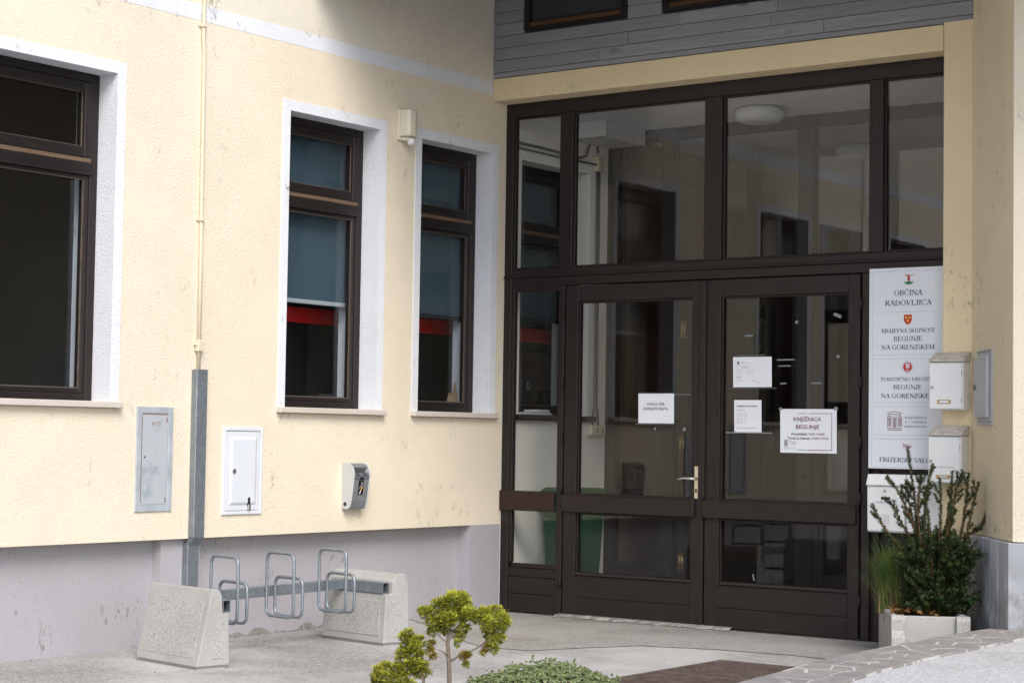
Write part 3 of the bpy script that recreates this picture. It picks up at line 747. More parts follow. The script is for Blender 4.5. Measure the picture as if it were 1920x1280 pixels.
t = thing('electric_cable', (.02, .7, 3.5), 'dark electric cable run along the vestibule wall down to a yellowed socket', 'cable')
m = MB(); m.tube([(.02, .02, 3.545), (.02, .5, 3.54), (.02, .98, 3.53), (.02, 1.06, 3.56), (.02, 1.10, 3.65), (.02, 1.16, 3.70), (.02, 1.21, 3.68), (.02, 1.23, 3.60)], .011, 8); m.build('upper_run', M['charcoal'], t)
m = MB(); m.tube([(.02, .03, 3.505), (.02, .6, 3.50), (.02, 1.2, 3.505)], .008, 8); m.build('lower_run', M['charcoal'], t)
m = MB()
for yy in (1.225, 1.255): m.tube([(.018, yy, 3.45), (.018, yy, 1.56), (.018, yy + (yy - 1.24) * 1.6, 1.46), (.018, yy + (yy - 1.24) * 1.8, 1.39)], .009, 8)
m.build('drop', M['charcoal'], t)
box('junction_box', M['plastic_cream'], t, .003, .045, 1.20, 1.29, 3.45, 3.57, .006)
t = thing('wall_socket', (.02, 1.25, 1.36), 'yellowed double switch box on the vestibule wall below the cables', 'socket')
box('housing', M['plastic_cream'], t, .003, .05, 1.145, 1.345, 1.325, 1.405, .005)
box('switch', M['brass'], t, .05, .056, 1.20, 1.235, 1.345, 1.385, .003); box('switch', M['brass'], t, .05, .056, 1.28, 1.315, 1.345, 1.385, .003)

# wheelie bins
def bin_(x, y, label):
    t = thing('wheelie_bin', (x, y, .006), label, 'bin')
    a, b, h = .165, .20, .93
    def ring(k, z_, g=0): return [(x - a * k - g, y - b * k - g, z_), (x + a * k + g, y - b * k - g, z_), (x + a * k + g, y + b * k + g, z_), (x - a * k - g, y + b * k + g, z_)]
    m = MB(); v = ring(.78, .03) + ring(1, h - .10); m.faces(v, [(3, 2, 1, 0), (0, 1, 5, 4), (1, 2, 6, 5), (2, 3, 7, 6), (3, 0, 4, 7), (4, 5, 6, 7)]); m.build('body', M['bin'], t, .02, 2)
    m = MB(); v = ring(1, h - .105, .016) + ring(1, h - .055, .018); m.faces(v, [(3, 2, 1, 0), (0, 1, 5, 4), (1, 2, 6, 5), (2, 3, 7, 6), (3, 0, 4, 7), (4, 5, 6, 7)]); m.build('rim', M['bin'], t, .006)
    m = MB(); v = ring(1.02, h - .052, .018) + ring(.9, h - .008); m.faces(v, [(3, 2, 1, 0), (0, 1, 5, 4), (1, 2, 6, 5), (2, 3, 7, 6), (3, 0, 4, 7), (4, 5, 6, 7)]); m.build('lid', M['bin_lid'], t, .012, 2)
    m = MB(); m.cyl((x - a, y - b - .035, h - .06), (x + a, y - b - .035, h - .06), .016, 10); m.build('handle', M['bin_lid'], t)
    for sx in (-1, 1): m = MB(); m.cyl((x + sx * (a - .05), y + b - .02, .08), (x + sx * (a + .0), y + b - .02, .08), .08, 18); m.build('wheel', M['black'], t)
bin_(.255, .60, 'dark green wheelie bin standing by the side wall behind the left hand door')
# things on and behind the vestibule window sill
for x, y0, y1, z0, zz, lab in ((.0, .27, .62, 1.476, 1.486, 'bottom flat white booklet of the small pile on the inner window sill'), (.0, .36, .60, 1.4865, 1.497, 'grey booklet in the middle of the small pile on the inner window sill'), (.005, .42, .58, 1.4975, 1.515, 'small white packet on top of the pile on the inner window sill')):
    tag(MB().box(-.10, .03, y0, y1, z0, zz).build('booklet', M['paper'] if 'white' in lab else M['steel_grey'], None, .002), lab, 'booklet', 'booklets piled on the inner window sill')
t = thing('folded_banner', (-.7, .9, 1.5), 'dark blue cloth with two pale round marks behind the inner window', 'banner')
m = MB(); m.prism([(.98, 1.52), (1.42, 1.52), (1.50, 1.62), (1.52, 1.80), (.95, 1.80)], 0, -.78, -.74); m.build('cloth', M['blueplastic'], t, .006)
for yy in (1.13, 1.36):
    m = MB(); m.tube([(-.738, yy + .022 * math.cos(a), 1.725 + .03 * math.sin(a)) for a in [R(q) for q in range(60, 400, 30)]], .006, 6); m.build('round_mark', M['steel_grey'], t)
t = thing('hall_notice', (.6, 6.1, 2.9), 'pale notice panel on the brown hall wall behind the glass', 'panel')
box('sheet', M['plastic_white'], t, .22, .62, 6.16, 6.19, 2.52, 3.02, .004)

# ------------------------------------------------------------------ glazed timber entrance
scr2 = thing('glazed_entrance', (1.8, 0, 0), 'dark brown timber entrance screen with glazed double doors and four upper panes', 'glazed entrance')
Y0, Y1 = 0.0, .075
m = MB()
m.box(.002, .072, Y0, Y1, .004, 3.811); m.box(3.54, 3.60, Y0, Y1, .004, 3.811)                       # outer posts
m.box(.072, 3.54, Y0 + .001, Y1, 3.705, 3.8105, 1)                                                      # head
for x0, x1 in ((.502, .618), (1.742, 1.880), (3.008, 3.105)): m.box(x0, x1, Y0 - .004, Y1, 2.555, 3.705)   # upper mullions
m.box(.072, 3.54, Y0 - .002, Y1, 2.505, 2.555, 1); m.box(.004, 3.597, Y0 - .014, Y0 + .04, 2.492, 2.508, 1); m.box(.072, 3.54, Y0 + .003, Y1, 2.425, 2.492, 1)
m.box(.508, .560, Y0 - .002, Y1, .004, 2.425); m.box(2.958, 3.018, Y0 - .002, Y1, .004, 2.425)          # door jambs
m.build('frame', [M['brown_z'], M['brown_x']], scr2, .004)
for x0, x1 in ((.072, .502), (.618, 1.742), (1.880, 3.008), (3.105, 3.54)):
    m = MB()
    for a in ((x0, x0 + .014), (x1 - .014, x1)): m.box(a[0], a[1], Y0 + .016, Y0 + .034, 2.556, 3.704)
    m.box(x0 + .014, x1 - .014, Y0 + .016, Y0 + .034, 2.556, 2.570, 1); m.box(x0 + .014, x1 - .014, Y0 + .016, Y0 + .034, 3.69, 3.704, 1)
    b = m.build('upper_light', [M['brown_z'], M['brown_x']], scr2, .003)
    box('pane', M['glass'], b, x0 + .006, x1 - .006, Y0 + .036, Y0 + .042, 2.56, 3.70)
# side light
m = MB(); m.box(.072, .098, Y0 + .008, Y0 + .05, .37, 2.425); m.box(.098, .508, Y0 + .008, Y0 + .05, 2.388, 2.425, 1); m.box(.098, .508, Y0 + .006, Y0 + .05, .335, .366, 1)
sl = m.build('side_light', [M['brown_z'], M['brown_x']], scr2, .003)
box('pane', M['glass'], sl, .09, .508, Y0 + .034, Y0 + .040, .36, 2.40)
for z0, z1, yo in ((.268, .333, .006), (.142, .2655, .010), (.006, .1395, .010)): box('board', M['brown_x'], scr2, .073, .5075, Y0 + yo, Y0 + .05, z0, z1, .003)
box('rail_board', M['brown_red'], scr2, .004, .500, Y0 - .024, Y0 + .002, .756, .904, .004)
# fixed part behind the sign
m = MB(); m.box(3.02, 3.538, Y0 + .03, Y0 + .05, .006, 2.42); m.build('fixed_panel', M['brown_z'], scr2)
box('cover_strip', M['brown_z'], scr2, 3.045, 3.085, Y0 + .008, Y0 + .029, .006, 1.12, .003)

def door(x0, x1, gx0, gx1, rx0, rx1, handed):
    yd = Y0 - .006
    m = MB()
    m.box(x0, gx0, yd, Y1 - .01, .012, 2.418); m.box(gx1, x1, yd, Y1 - .01, .012, 2.418)
    m.box(gx0, gx1, yd + .001, Y1 - .011, 2.298, 2.417, 1)
    m.box(gx0, gx1, yd + .004, Y1 - .011, .76, .90, 1)
    o = m.build('door', [M['brown_z'], M['brown_x']], scr2, .0035)
    box('kick_board', M['brown_x'], o, gx0 + .001, gx1 - .001, yd + .003, Y1 - .012, .013, .148, .002)
    box('kick_board', M['brown_x'], o, gx0 + .001, gx1 - .001, yd + .003, Y1 - .012, .150, .306, .002)
    m = MB(); m.prism([(yd - .010, .309), (yd + .03, .309), (yd + .03, .330), (yd - .002, .330)], 0, gx0 - .006, gx1 + .006); m.build('weather_bar', M['brown_x'], o, .002)
    m = MB()
    for zz in (.332, .90):
        z1 = {.332: .758, .90: 2.297}[zz]
        m.box(gx0 + .0005, gx0 + .012, yd + .014, yd + .03, zz, z1); m.box(gx1 - .012, gx1 - .0005, yd + .014, yd + .03, zz, z1); m.box(gx0 + .012, gx1 - .012, yd + .014, yd + .03, z1 - .012, z1)
    m.build('bead', M['brown_z'], o, .002)
    box('pane', M['glass'], o, gx0 + .004, gx1 - .004, Y0 + .030, Y0 + .036, .894, 2.294)
    box('pane', M['glass'], o, gx0 + .004, gx1 - .004, Y0 + .030, Y0 + .036, .325, .762)
    box('push_rail', M['brown_x'], o, rx0, rx1, yd - .030, yd - .0005, .762, .888, .006)
    m = MB()
    hx = x0 - .012 if handed == 'L' else x1 + .012
    for zz in (.25, .93, 1.30, 1.70, 2.22): m.cyl((hx, yd - .010, zz - .04), (hx, yd - .010, zz + .04), .008, 8)
    h = m.build('hinges', M['brown_z'], o); h['kind'] = 'stuff'
    return o
d1 = door(.575, 1.758, .686, 1.660, .578, 1.697, 'L')
d2 = door(1.772, 2.944, 1.886, 2.866, 1.766, 2.932, 'R')
box('cover_strip', M['brown_z'], d1, 1.727, 1.776, Y0 - .024, Y0 - .0065, .90, 2.41, .003)
# lever handle on its long plate
m = MB(); m.box(1.690, 1.722, Y0 - .013, Y0 - .0065, .892, 1.118); m.build('handle_plate', M['alu'], d1, .003)
m = MB(); m.cyl((1.706, -.014, 1.032), (1.706, -.052, 1.032), .011, 12); m.tube([(1.706, -.052, 1.032), (1.68, -.058, 1.032), (1.63, -.060, 1.034), (1.595, -.058, 1.028), (1.575, -.052, 1.020)], [.011, .010, .009, .008, .006], 10); m.build('lever', M['chrome'], d1)
m = MB(); m.cyl((1.706, -.0128, .952), (1.706, -.0155, .952), .009, 12); m.cyl((1.706, -.0128, .938), (1.706, -.0155, .938), .006, 10); m.build('keyhole', M['black'], d1)

# ------------------------------------------------------------------ notices and tape on the door glass
YG = .0295
def sheet(name, x0, x1, z0, z1, label, cat='notice', mat='paper', skew=.003):
    t = thing(name, ((x0 + x1) / 2, YG - .001, (z0 + z1) / 2), label, cat)
    m = MB(); n = 6
    vs = []
    for i in range(n + 1):
        for j in (0, 1):
            x = x0 + (x1 - x0) * i / n; vs.append((x + (skew if j == 0 else 0), YG - .001 - .0012 * math.sin(i * 1.3 + j), (z0, z1)[j]))
    m.faces(vs, [(2 * i, 2 * i + 2, 2 * i + 3, 2 * i + 1) for i in range(n)])
    vs2 = [(a, b + .0008, c) for a, b, c in vs]; m.faces(vs2, [(2 * i, 2 * i + 1, 2 * i + 3, 2 * i + 2) for i in range(n)])
    m.build('sheet', M[mat], t, fix=False); return t
YI = YG - .0042
p = sheet('paper_notice', 1.195, 1.493, 1.415, 1.626, 'landscape white paper on the left hand door asking to close it', 'notice')
m = MB(); sans(m, 'HVALA, KER', 1.543, YI, cx=1.345, cap=.0195, width=.145); sans(m, 'ZAPIRATE VRATA.', 1.509, YI, cx=1.345, cap=.0195, width=.212); m.build('lettering', M['ink'], p)
m = MB(); sans(m, 'ks', 1.464, YI, cx=1.425, cap=.008, shear=.4); m.build('signature', M['inkgrey'], p)
p = sheet('paper_notice', 1.968, 2.270, 1.670, 1.878, 'upper white office hours paper taped on the right hand door glass', 'notice')
m = MB()
polyxz(m, [(2.002, 1.848), (2.020, 1.848), (2.020, 1.832), (2.011, 1.822), (2.002, 1.832)], YI)
sans(m, 'OBČINA', 1.841, YI, x0=2.036, cap=.006); sans(m, 'KRAJEVNA SKUPNOST', 1.832, YI, x0=2.036, cap=.0045)
sans(m, 'Ponedeljek', 1.783, YI, x0=2.006, cap=.0055); sans(m, 'od 8. do 10. ure', 1.783, YI, x0=2.078, cap=.0055); sans(m, 'Sreda', 1.763, YI, x0=2.012, cap=.0055); sans(m, 'od 15. do 17. ure', 1.763, YI, x0=2.078, cap=.0055)
sans(m, 'T: 04 533 00 00', 1.722, YI, x0=1.996, cap=.0048); sans(m, 'E: ks.begunje@info.si', 1.713, YI, x0=1.996, cap=.0048); sans(m, 'www.begunje.si', 1.714, YI, x0=2.118, cap=.005, shear=.3)
m.build('lettering', M['inkgrey'], p)
m = MB(); sans(m, 'URADNE URE', 1.804, YI, x0=2.042, cap=.0058, bold=.02); sans(m, 'KONTAKT:', 1.738, YI, x0=1.996, cap=.0058, bold=.02); m.tube([(2.150, YI, 1.705), (2.170, YI, 1.699), (2.186, YI, 1.703)], .0008, 4); m.build('bold_lettering', M['ink'], p)
m = MB(); outline(m, 1.994, 2.142, 1.755, 1.816, YI, .0008); rectxz(m, 1.994, 2.142, 1.7955, 1.7962, YI); rectxz(m, 1.994, 2.142, 1.7755, 1.7762, YI); m.build('table_lines', M['line'], p)
p = sheet('paper_notice', 1.980, 2.194, 1.360, 1.581, 'narrow portrait paper with salon opening hours under the office paper', 'notice')
m = MB(); sans(m, 'FRIZERSKI SALON NINA', 1.535, YI, x0=2.005, cap=.0095, width=.155, bold=.02); m.build('title', M['ink'], p)
m = MB(); sans(m, 'DELOVNI ČAS:', 1.508, YI, x0=2.005, cap=.0075)
for i, s in enumerate(('PON: 12.00 - 19.00', 'TOR:  7.00 - 13.00', 'SRE:  7.00 - 13.00', 'ČET: 12.00 - 19.00', 'PET: 12.00 - 19.00')): sans(m, s, 1.482 - i * .0158, YI, x0=2.005, cap=.0066, width=.078)
sans(m, 'SOBOTE, NEDELJE IN PRAZNIKI ZAPRTO', 1.387, YI, x0=2.002, cap=.0062, width=.155); m.build('lettering', M['inkgrey'], p)
p = sheet('library_notice', 2.339, 2.763, 1.225, 1.5215, 'large landscape library notice with coloured frame line on the right hand door', 'notice')
m = MB(); sans(m, 'KNJIŽNICA', 1.440, YI, cx=2.546, cap=.0285, width=.206); sans(m, 'BEGUNJE', 1.388, YI, cx=2.548, cap=.0285, width=.173); m.build('title', M['maroon'], p)
m = MB(); sans(m, 'Ponedeljek:', 1.346, YI, x0=2.428, cap=.0155, width=.120, bold=.012); sans(m, 'Torek in četrtek:', 1.317, YI, x0=2.398, cap=.0155, width=.171, bold=.012); m.build('days', M['ink'], p)
m = MB(); sans(m, '9:00-14:00', 1.346, YI, x0=2.558, cap=.0155, width=.117); sans(m, '14:00-19:00', 1.317, YI, x0=2.578, cap=.0155, width=.126); m.build('hours', M['maroon'], p)
m = MB(); rectxz(m, 2.560, 2.730, 1.4905, 1.4935, YI); rectxz(m, 2.727, 2.730, 1.2445, 1.4905, YI); rectxz(m, 2.545, 2.727, 1.2445, 1.2475, YI); m.build('frame_line', M['maroon'], p)
m = MB(); rectxz(m, 2.477, 2.535, 1.4905, 1.4935, YI); rectxz(m, 2.472, 2.530, 1.2445, 1.2475, YI); m.build('blue_line', M['blue'], p)
m = MB(); rectxz(m, 2.537, 2.558, 1.4905, 1.4935, YI); rectxz(m, 2.532, 2.543, 1.2445, 1.2475, YI); m.build('yellow_line', M['yellow'], p)
m = MB()
rectxz(m, 2.372, 2.404, 1.309, 1.312, YI); rectxz(m, 2.372, 2.404, 1.271, 1.274, YI)
for x in (2.374, 2.381, 2.388, 2.395): rectxz(m, x, x + .004, 1.276, 1.307, YI)
for i, s in enumerate(('KNJIŽNICA', 'A. T. LINHARTA', 'RADOVLJICA')): sans(m, s, 1.299 - i * .0095, YI, x0=2.412, cap=.0055, width=.054)
m.build('logo', M['inkgrey'], p)
m = MB(); sans(m, 'Dobrodošli', 1.252, YI, x0=2.372, cap=.011, width=.092, shear=.35); m.build('script', M['line'], p)
# strips of tape, every one by itself
TAPES = [
 (1.178, 1.506, 1.404, 1.415, 0, 'tape_dark', 'shiny tape along the foot of the close the door paper'),
 (1.196, 1.494, 1.627, 1.634, 0, 'tape_dark', 'shiny tape along the head of the close the door paper'),
 (1.496, 1.632, 1.617, 1.622, 0, 'tape', 'thin torn tape line running right from the close the door paper'),
 (1.571, 1.594, 1.362, 1.390, 20, 'tape', 'short tilted tape scrap below right of the close the door paper'),
 (1.332, 1.346, 1.366, 1.386, 25, 'tape', 'tiny tape scrap under the close the door paper'),
 (2.060, 2.122, 2.018, 2.030, 0, 'tape', 'short pale tape strip alone above the office hours paper'),
 (1.985, 2.228, 1.886, 1.895, 0, 'tape_dark', 'long tape strip just above the office hours paper'),
 (1.930, 2.310, 1.659, 1.665, 0, 'tape_dark', 'dark tape line just under the office hours paper'),
 (1.915, 2.280, 1.352, 1.361, 0, 'tape', 'long tape strip under the salon opening hours paper'),
 (2.312, 2.447, 1.850, 1.861, 0, 'tape', 'longer upper strip of the tape pair right of the office paper'),
 (2.322, 2.417, 1.809, 1.818, 0, 'tape', 'shorter lower strip of the tape pair right of the office paper'),
 (2.338, 2.385, 1.689, 1.699, 0, 'tape', 'small torn tape strip above the left end of the library notice'),
 (2.572, 2.650, 1.690, 1.702, 0, 'tape', 'pale tape strip above the middle of the library notice'),
 (2.735, 2.795, 2.135, 2.160, -22, 'tape', 'tilted tape piece in the upper right corner of the door glass'),
 (2.448, 2.473, 2.100, 2.122, 35, 'tape', 'crumpled tape scrap in the upper middle of the right door glass'),
 (2.760, 2.783, 1.862, 1.885, -40, 'tape', 'crumpled tape scrap near the right edge of the right door glass'),
 (2.330, 2.352, 1.512, 1.532, 15, 'tape', 'tape over the upper left corner of the library notice'),
 (2.745, 2.772, 1.512, 1.538, -15, 'tape', 'tape over the upper right corner of the library notice'),
 (2.140, 2.150, .345, .395, 12, 'tape', 'thin white tape scrap at the bottom of the lower right door pane')]
for x0, x1, z0, z1, rot, mt, lab in TAPES:
    cx, cz = (x0 + x1) / 2, (z0 + z1) / 2; xf = Matrix.Translation((cx, YG - .0035, cz)) @ Matrix.Rotation(R(-rot), 4, 'Y')
    m = MB(xf); n = 6; w, h = (x1 - x0) / 2, (z1 - z0) / 2
    top = [(-w + 2 * w * i / n, 0, h * (1 - .25 * rng.random())) for i in range(n + 1)]; low = [(-w + 2 * w * i / n, 0, -h * (1 - .25 * rng.random())) for i in range(n + 1)]
    m.faces(low + top, [(i, i + 1, n + 2 + i, n + 1 + i) for i in range(n)])
    m.faces([(a, .0012, c) for a, b, c in low + top], [(i + 1, i, n + 1 + i, n + 2 + i) for i in range(n)])
    tag(m.build('tape_strip', M[mt], None, fix=False), lab, 'tape', 'tape left on the door glass')

# ------------------------------------------------------------------ sign board by the doors
sg = thing('sign_board', (3.3, -.03, 1.8), 'tall white sign board of five panels beside the right hand door', 'sign')
YB = -.030
box('board', M['board'], sg, 3.022, 3.578, YB, .007, 1.134, 2.445, .003)
YS_ = YB - .0012
m = MB(); outline(m, 3.049, 3.551, 1.875, 2.425, YS_); rectxz(m, 3.080, 3.520, 2.154, 2.156, YS_); outline(m, 3.049, 3.551, 1.565, 1.852, YS_); outline(m, 3.048, 3.551, 1.353, 1.540, YS_); outline(m, 3.047, 3.551, 1.144, 1.330, YS_)
m.build('panel_lines', M['line'], sg)
m = MB()
serif_mesh(m, 'OBČINA', .0355, 3.300, 2.2625, YS_, .198); serif_mesh(m, 'RADOVLJICA', .0355, 3.300, 2.1975, YS_, .328)
serif_mesh(m, 'KRAJEVNA SKUPNOST', .0265, 3.299, 2.0205, YS_, .373); serif_mesh(m, 'BEGUNJE', .031, 3.299, 1.9655, YS_, .201); serif_mesh(m, 'NA GORENJSKEM', .031, 3.298, 1.9105, YS_, .374)
serif_mesh(m, 'TURISTIČNO DRUŠTVO', .0235, 3.300, 1.7055, YS_, .386); serif_mesh(m, 'BEGUNJE', .029, 3.298, 1.6515, YS_, .201); serif_mesh(m, 'NA GORENJSKEM', .030, 3.298, 1.5945, YS_, .376)
serif_mesh(m, 'FRIZERSKI SALON', .030, 3.300, 1.1785, YS_, .396)
m.build('lettering', M['navy'], sg, fix=False)
# first emblem: white shield with a red figure on green ground
shield = [(3.269, 2.404), (3.337, 2.404), (3.337, 2.355), (3.330, 2.340), (3.316, 2.333), (3.303, 2.331), (3.290, 2.333), (3.276, 2.340), (3.269, 2.355)]
em = MB(); 
cen = Vector((3.303, 2.369)); k = .965
for i in range(len(shield)):
    a, b2 = shield[i], shield[(i + 1) % len(shield)]
    q = lambda s: (cen.x + (s[0] - cen.x) * k, cen.y + (s[1] - cen.y) * k)
    polyxz(em, [a, b2, q(b2), q(a)], YS_)
e1 = em.build('emblem', M['line'], sg)
m = MB(); polyxz(m, [(3.271, 2.352), (3.335, 2.352), (3.329, 2.341), (3.316, 2.3345), (3.303, 2.333), (3.290, 2.3345), (3.277, 2.341)], YS_ - .0003); m.build('green_ground', M['green'], e1)
m = MB(); polyxz(m, [(3.293, 2.363), (3.313, 2.363), (3.310, 2.384), (3.324, 2.392), (3.322, 2.396), (3.306, 2.390), (3.300, 2.390), (3.284, 2.396), (3.282, 2.392), (3.296, 2.384)], YS_ - .0006); m.build('red_coat', M['red'], e1)
m = MB(); rectxz(m, 3.2955, 3.3010, 2.340, 2.3635, YS_ - .0006); rectxz(m, 3.305, 3.3105, 2.340, 2.3635, YS_ - .0006); m.build('legs', M['navy'], e1)
m = MB(); discxz(m, 3.303, 2.3935, .0045, YS_ - .0009, 10); m.build('head', M['maroon'], e1)
m = MB(); discxz(m, 3.280, 2.397, .006, YS_ - .0009, 10); polyxz(m, [(3.322, 2.392), (3.332, 2.402), (3.334, 2.390)], YS_ - .0009); m.build('held_things', M['gold'], e1)
# second emblem: red shield with three gold balls
m = MB(); polyxz(m, [(3.271, 2.137), (3.326, 2.137), (3.326, 2.103), (3.321, 2.088), (3.311, 2.078), (3.2985, 2.071), (3.286, 2.078), (3.276, 2.088), (3.271, 2.103)], YS_); e2 = m.build('emblem', M['red'], sg)
m = MB()
for a, b2 in ((3.287, 2.118), (3.310, 2.118), (3.2985, 2.096)): discxz(m, a, b2, .0082, YS_ - .0005, 14)
o = m.build('gold_ball', M['gold'], e2); o['kind'] = 'stuff'
# third emblem: red disc with white towers inside a ring of letters
m = MB(); discxz(m, 3.298, 1.796, .031, YS_, 26); e3 = m.build('emblem', M['red'], sg)
m = MB(); polyxz(m, [(3.285, 1.790), (3.292, 1.790), (3.292, 1.820), (3.285, 1.817)], YS_ - .0004); polyxz(m, [(3.295, 1.788), (3.303, 1.788), (3.303, 1.822), (3.295, 1.822)], YS_ - .0004); polyxz(m, [(3.306, 1.789), (3.312, 1.789), (3.312, 1.816), (3.306, 1.816)], YS_ - .0004)
for a, b2 in ((3.289, 1.777), (3.298, 1.780), (3.307, 1.778), (3.295, 1.772)): discxz(m, a, b2, .0032, YS_ - .0004, 8)
m.build('white_towers', M['board'], e3)
m = MB()
def around(mb, text, a0, a1, r, size, flip=False):
    for i, c in enumerate(text):
        a = R(a0 + (a1 - a0) * i / (len(text) - 1)); me = sans_mesh(c) if c != ' ' else None
        if not me: continue
        w = (max(v.co.x for v in me.vertices) + min(v.co.x for v in me.vertices)) / 2; s_ = size / .727
        rot = a - math.pi / 2 + (math.pi if flip else 0)
        px, pz = 3.298 + r * math.cos(a), 1.796 + r * math.sin(a)
        vs = [];
        for v in me.vertices:
            u_, v_ = (v.co.x - w) * s_, (v.co.y - .36) * s_
            vs.append((px + u_ * math.cos(rot) - v_ * math.sin(rot), YS_, pz + u_ * math.sin(rot) + v_ * math.cos(rot)))
        mb.faces(vs, [tuple(p.vertices) for p in me.polygons])
around(m, 'TURISTIČNO DRUŠTVO', 200, -20, .0385, .0072); around(m, 'BEGUNJE', 232, 308, .0385, .0072, True); m.build('ring_letters', M['inkgrey'], e3)
# fourth: library logo of a columned front
m = MB(); polyxz(m, [(3.158, 1.498), (3.2085, 1.5095), (3.259, 1.498), (3.259, 1.4945), (3.2085, 1.506), (3.158, 1.4945)], YS_)
for zz in (1.486, 1.396, 1.385): rectxz(m, 3.158, 3.259, zz, zz + .004, YS_)
def arch(mb, x0, x1, z0, z1, up, t=.0042):
    r = (x1 - x0) / 2; cx = (x0 + x1) / 2; zc = z1 - r if up else z0 + r; n = 10; vs = []
    pts = [(x0, z0)] if up else [(x0, z1)]
    for i in range(n + 1):
        a = math.pi * (1 - i / n) if up else math.pi * (1 + i / n); pts.append((cx + r * math.cos(a), zc + r * math.sin(a)))
    pts.append((x1, z0) if up else (x1, z1))
    for i, (a, b2) in enumerate(pts):
        p0 = Vector(pts[max(0, i - 1)]); p1 = Vector(pts[min(len(pts) - 1, i + 1)]); t_ = (p1 - p0).normalized(); nn = Vector((-t_.y, t_.x)) * t / 2
        vs += [(a + nn.x, YS_, b2 + nn.y), (a - nn.x, YS_, b2 - nn.y)]
    mb.faces(vs, [(2 * i, 2 * i + 2, 2 * i + 3, 2 * i + 1) for i in range(len(pts) - 1)])
for x0, up in ((3.159, True), (3.196, False), (3.233, True)):
    arch(m, x0 + .002, x0 + .024, 1.407, 1.478, up)
    rectxz(m, x0 + .009, x0 + .0125, 1.410, 1.468, YS_); rectxz(m, x0 + .0145, x0 + .018, 1.410, 1.468, YS_)
m.build('logo', M['maroon'], sg)
m = MB()
for i, s in enumerate(('KNJIŽNICA', 'A. T. LINHARTA', 'RADOVLJICA')): sans(m, s, 1.4605 - i * .0283, YS_, x0=3.283, cap=.0148, width=.149, spacing=1.25, bold=.006)
m.build('logo_lettering', M['ink'], sg)
m = MB(); sans(m, 'Nina', 1.272, YS_, x0=3.268, cap=.028, width=.062, shear=.35); m.tube([(3.266, YS_, 1.305), (3.272, YS_, 1.296), (3.272, YS_, 1.276)], .0012, 4); m.tube([(3.286, YS_, 1.290), (3.288, YS_, 1.262), (3.298, YS_, 1.246), (3.316, YS_, 1.243)], .0012, 4); m.build('script_name', M['magenta'], sg)
m = MB(); sans(m, 'frizerski salon', 1.2635, YS_, x0=3.284, cap=.004); m.build('script_line', M['inkgrey'], sg)

# ------------------------------------------------------------------ mailboxes
def mailbox_slope(x0, x1, z0, z1, label, plate_z, extra=None):
    yb, yf = -.1765, -.290
    t = thing('mailbox', ((x0 + x1) / 2, yb, z0), label, 'mailbox', 'white mailboxes by the entrance')
    box('body', M['box_white'], t, x0 + .004, x1 - .004, yf + .008, yb, z0, z1, .003)
    box('door', M['box_white'], t, x0 + .003, x1 - .012, yf, yf + .0075, z0 + .006, z1 - .004, .003)
    m = MB(); m.prism([(yf - .014, z1 + .001), (yb, z1 + .001), (yb, z1 + .066), (yb - .008, z1 + .066), (yf - .014, z1 + .008)], 0, x0 - .004, x1 + .002); m.build('lid', M['dirty_lid'], t, .003)
    zc = (z0 + z1) / 2 - .01
    m = MB(); m.cyl((x0 + .022, yf - .005, zc), (x0 + .022, yf + .001, zc), .011, 14); m.build('lock', M['steel_grey'], t)
    m = MB(); m.cyl((x0 + .022, yf - .0062, zc), (x0 + .022, yf - .005, zc), .004, 8); m.build('keyhole', M['black'], t)
    box('name_plate', M['brass'], t, x0 + .055, x0 + .147, yf - .004, yf + .001, plate_z - .012, plate_z + .012, .002)
    box('name_card', M['paper'] if extra is None else M['steel_grey'], t, x0 + .075, x0 + .13, yf - .0055, yf - .0035, plate_z - .007, plate_z + .007)
    for zz in (z1 - .07, z0 + .06): box('hinge_slot', M['inkgrey'], t, x1 - .0135, x1 - .0105, yf - .001, yf + .001, zz - .014, zz + .014)
    if extra:
        m = MB(); sans(m, extra, z0 + .098, yf - .0008, x0=x0 + .075, cap=.0065, width=.1); m.build('lettering', M['ink'], t)
mailbox_slope(3.562, 3.792, 1.515, 1.815, 'upper white mailbox with dirty sloping lid on the cream pillar', 1.565)
mailbox_slope(3.557, 3.781, 1.055, 1.352, 'lower white sloping lid mailbox on the cream pillar behind the yew tips', 1.095, 'KRAJEVNA SKUPNOST BEGUNJE')
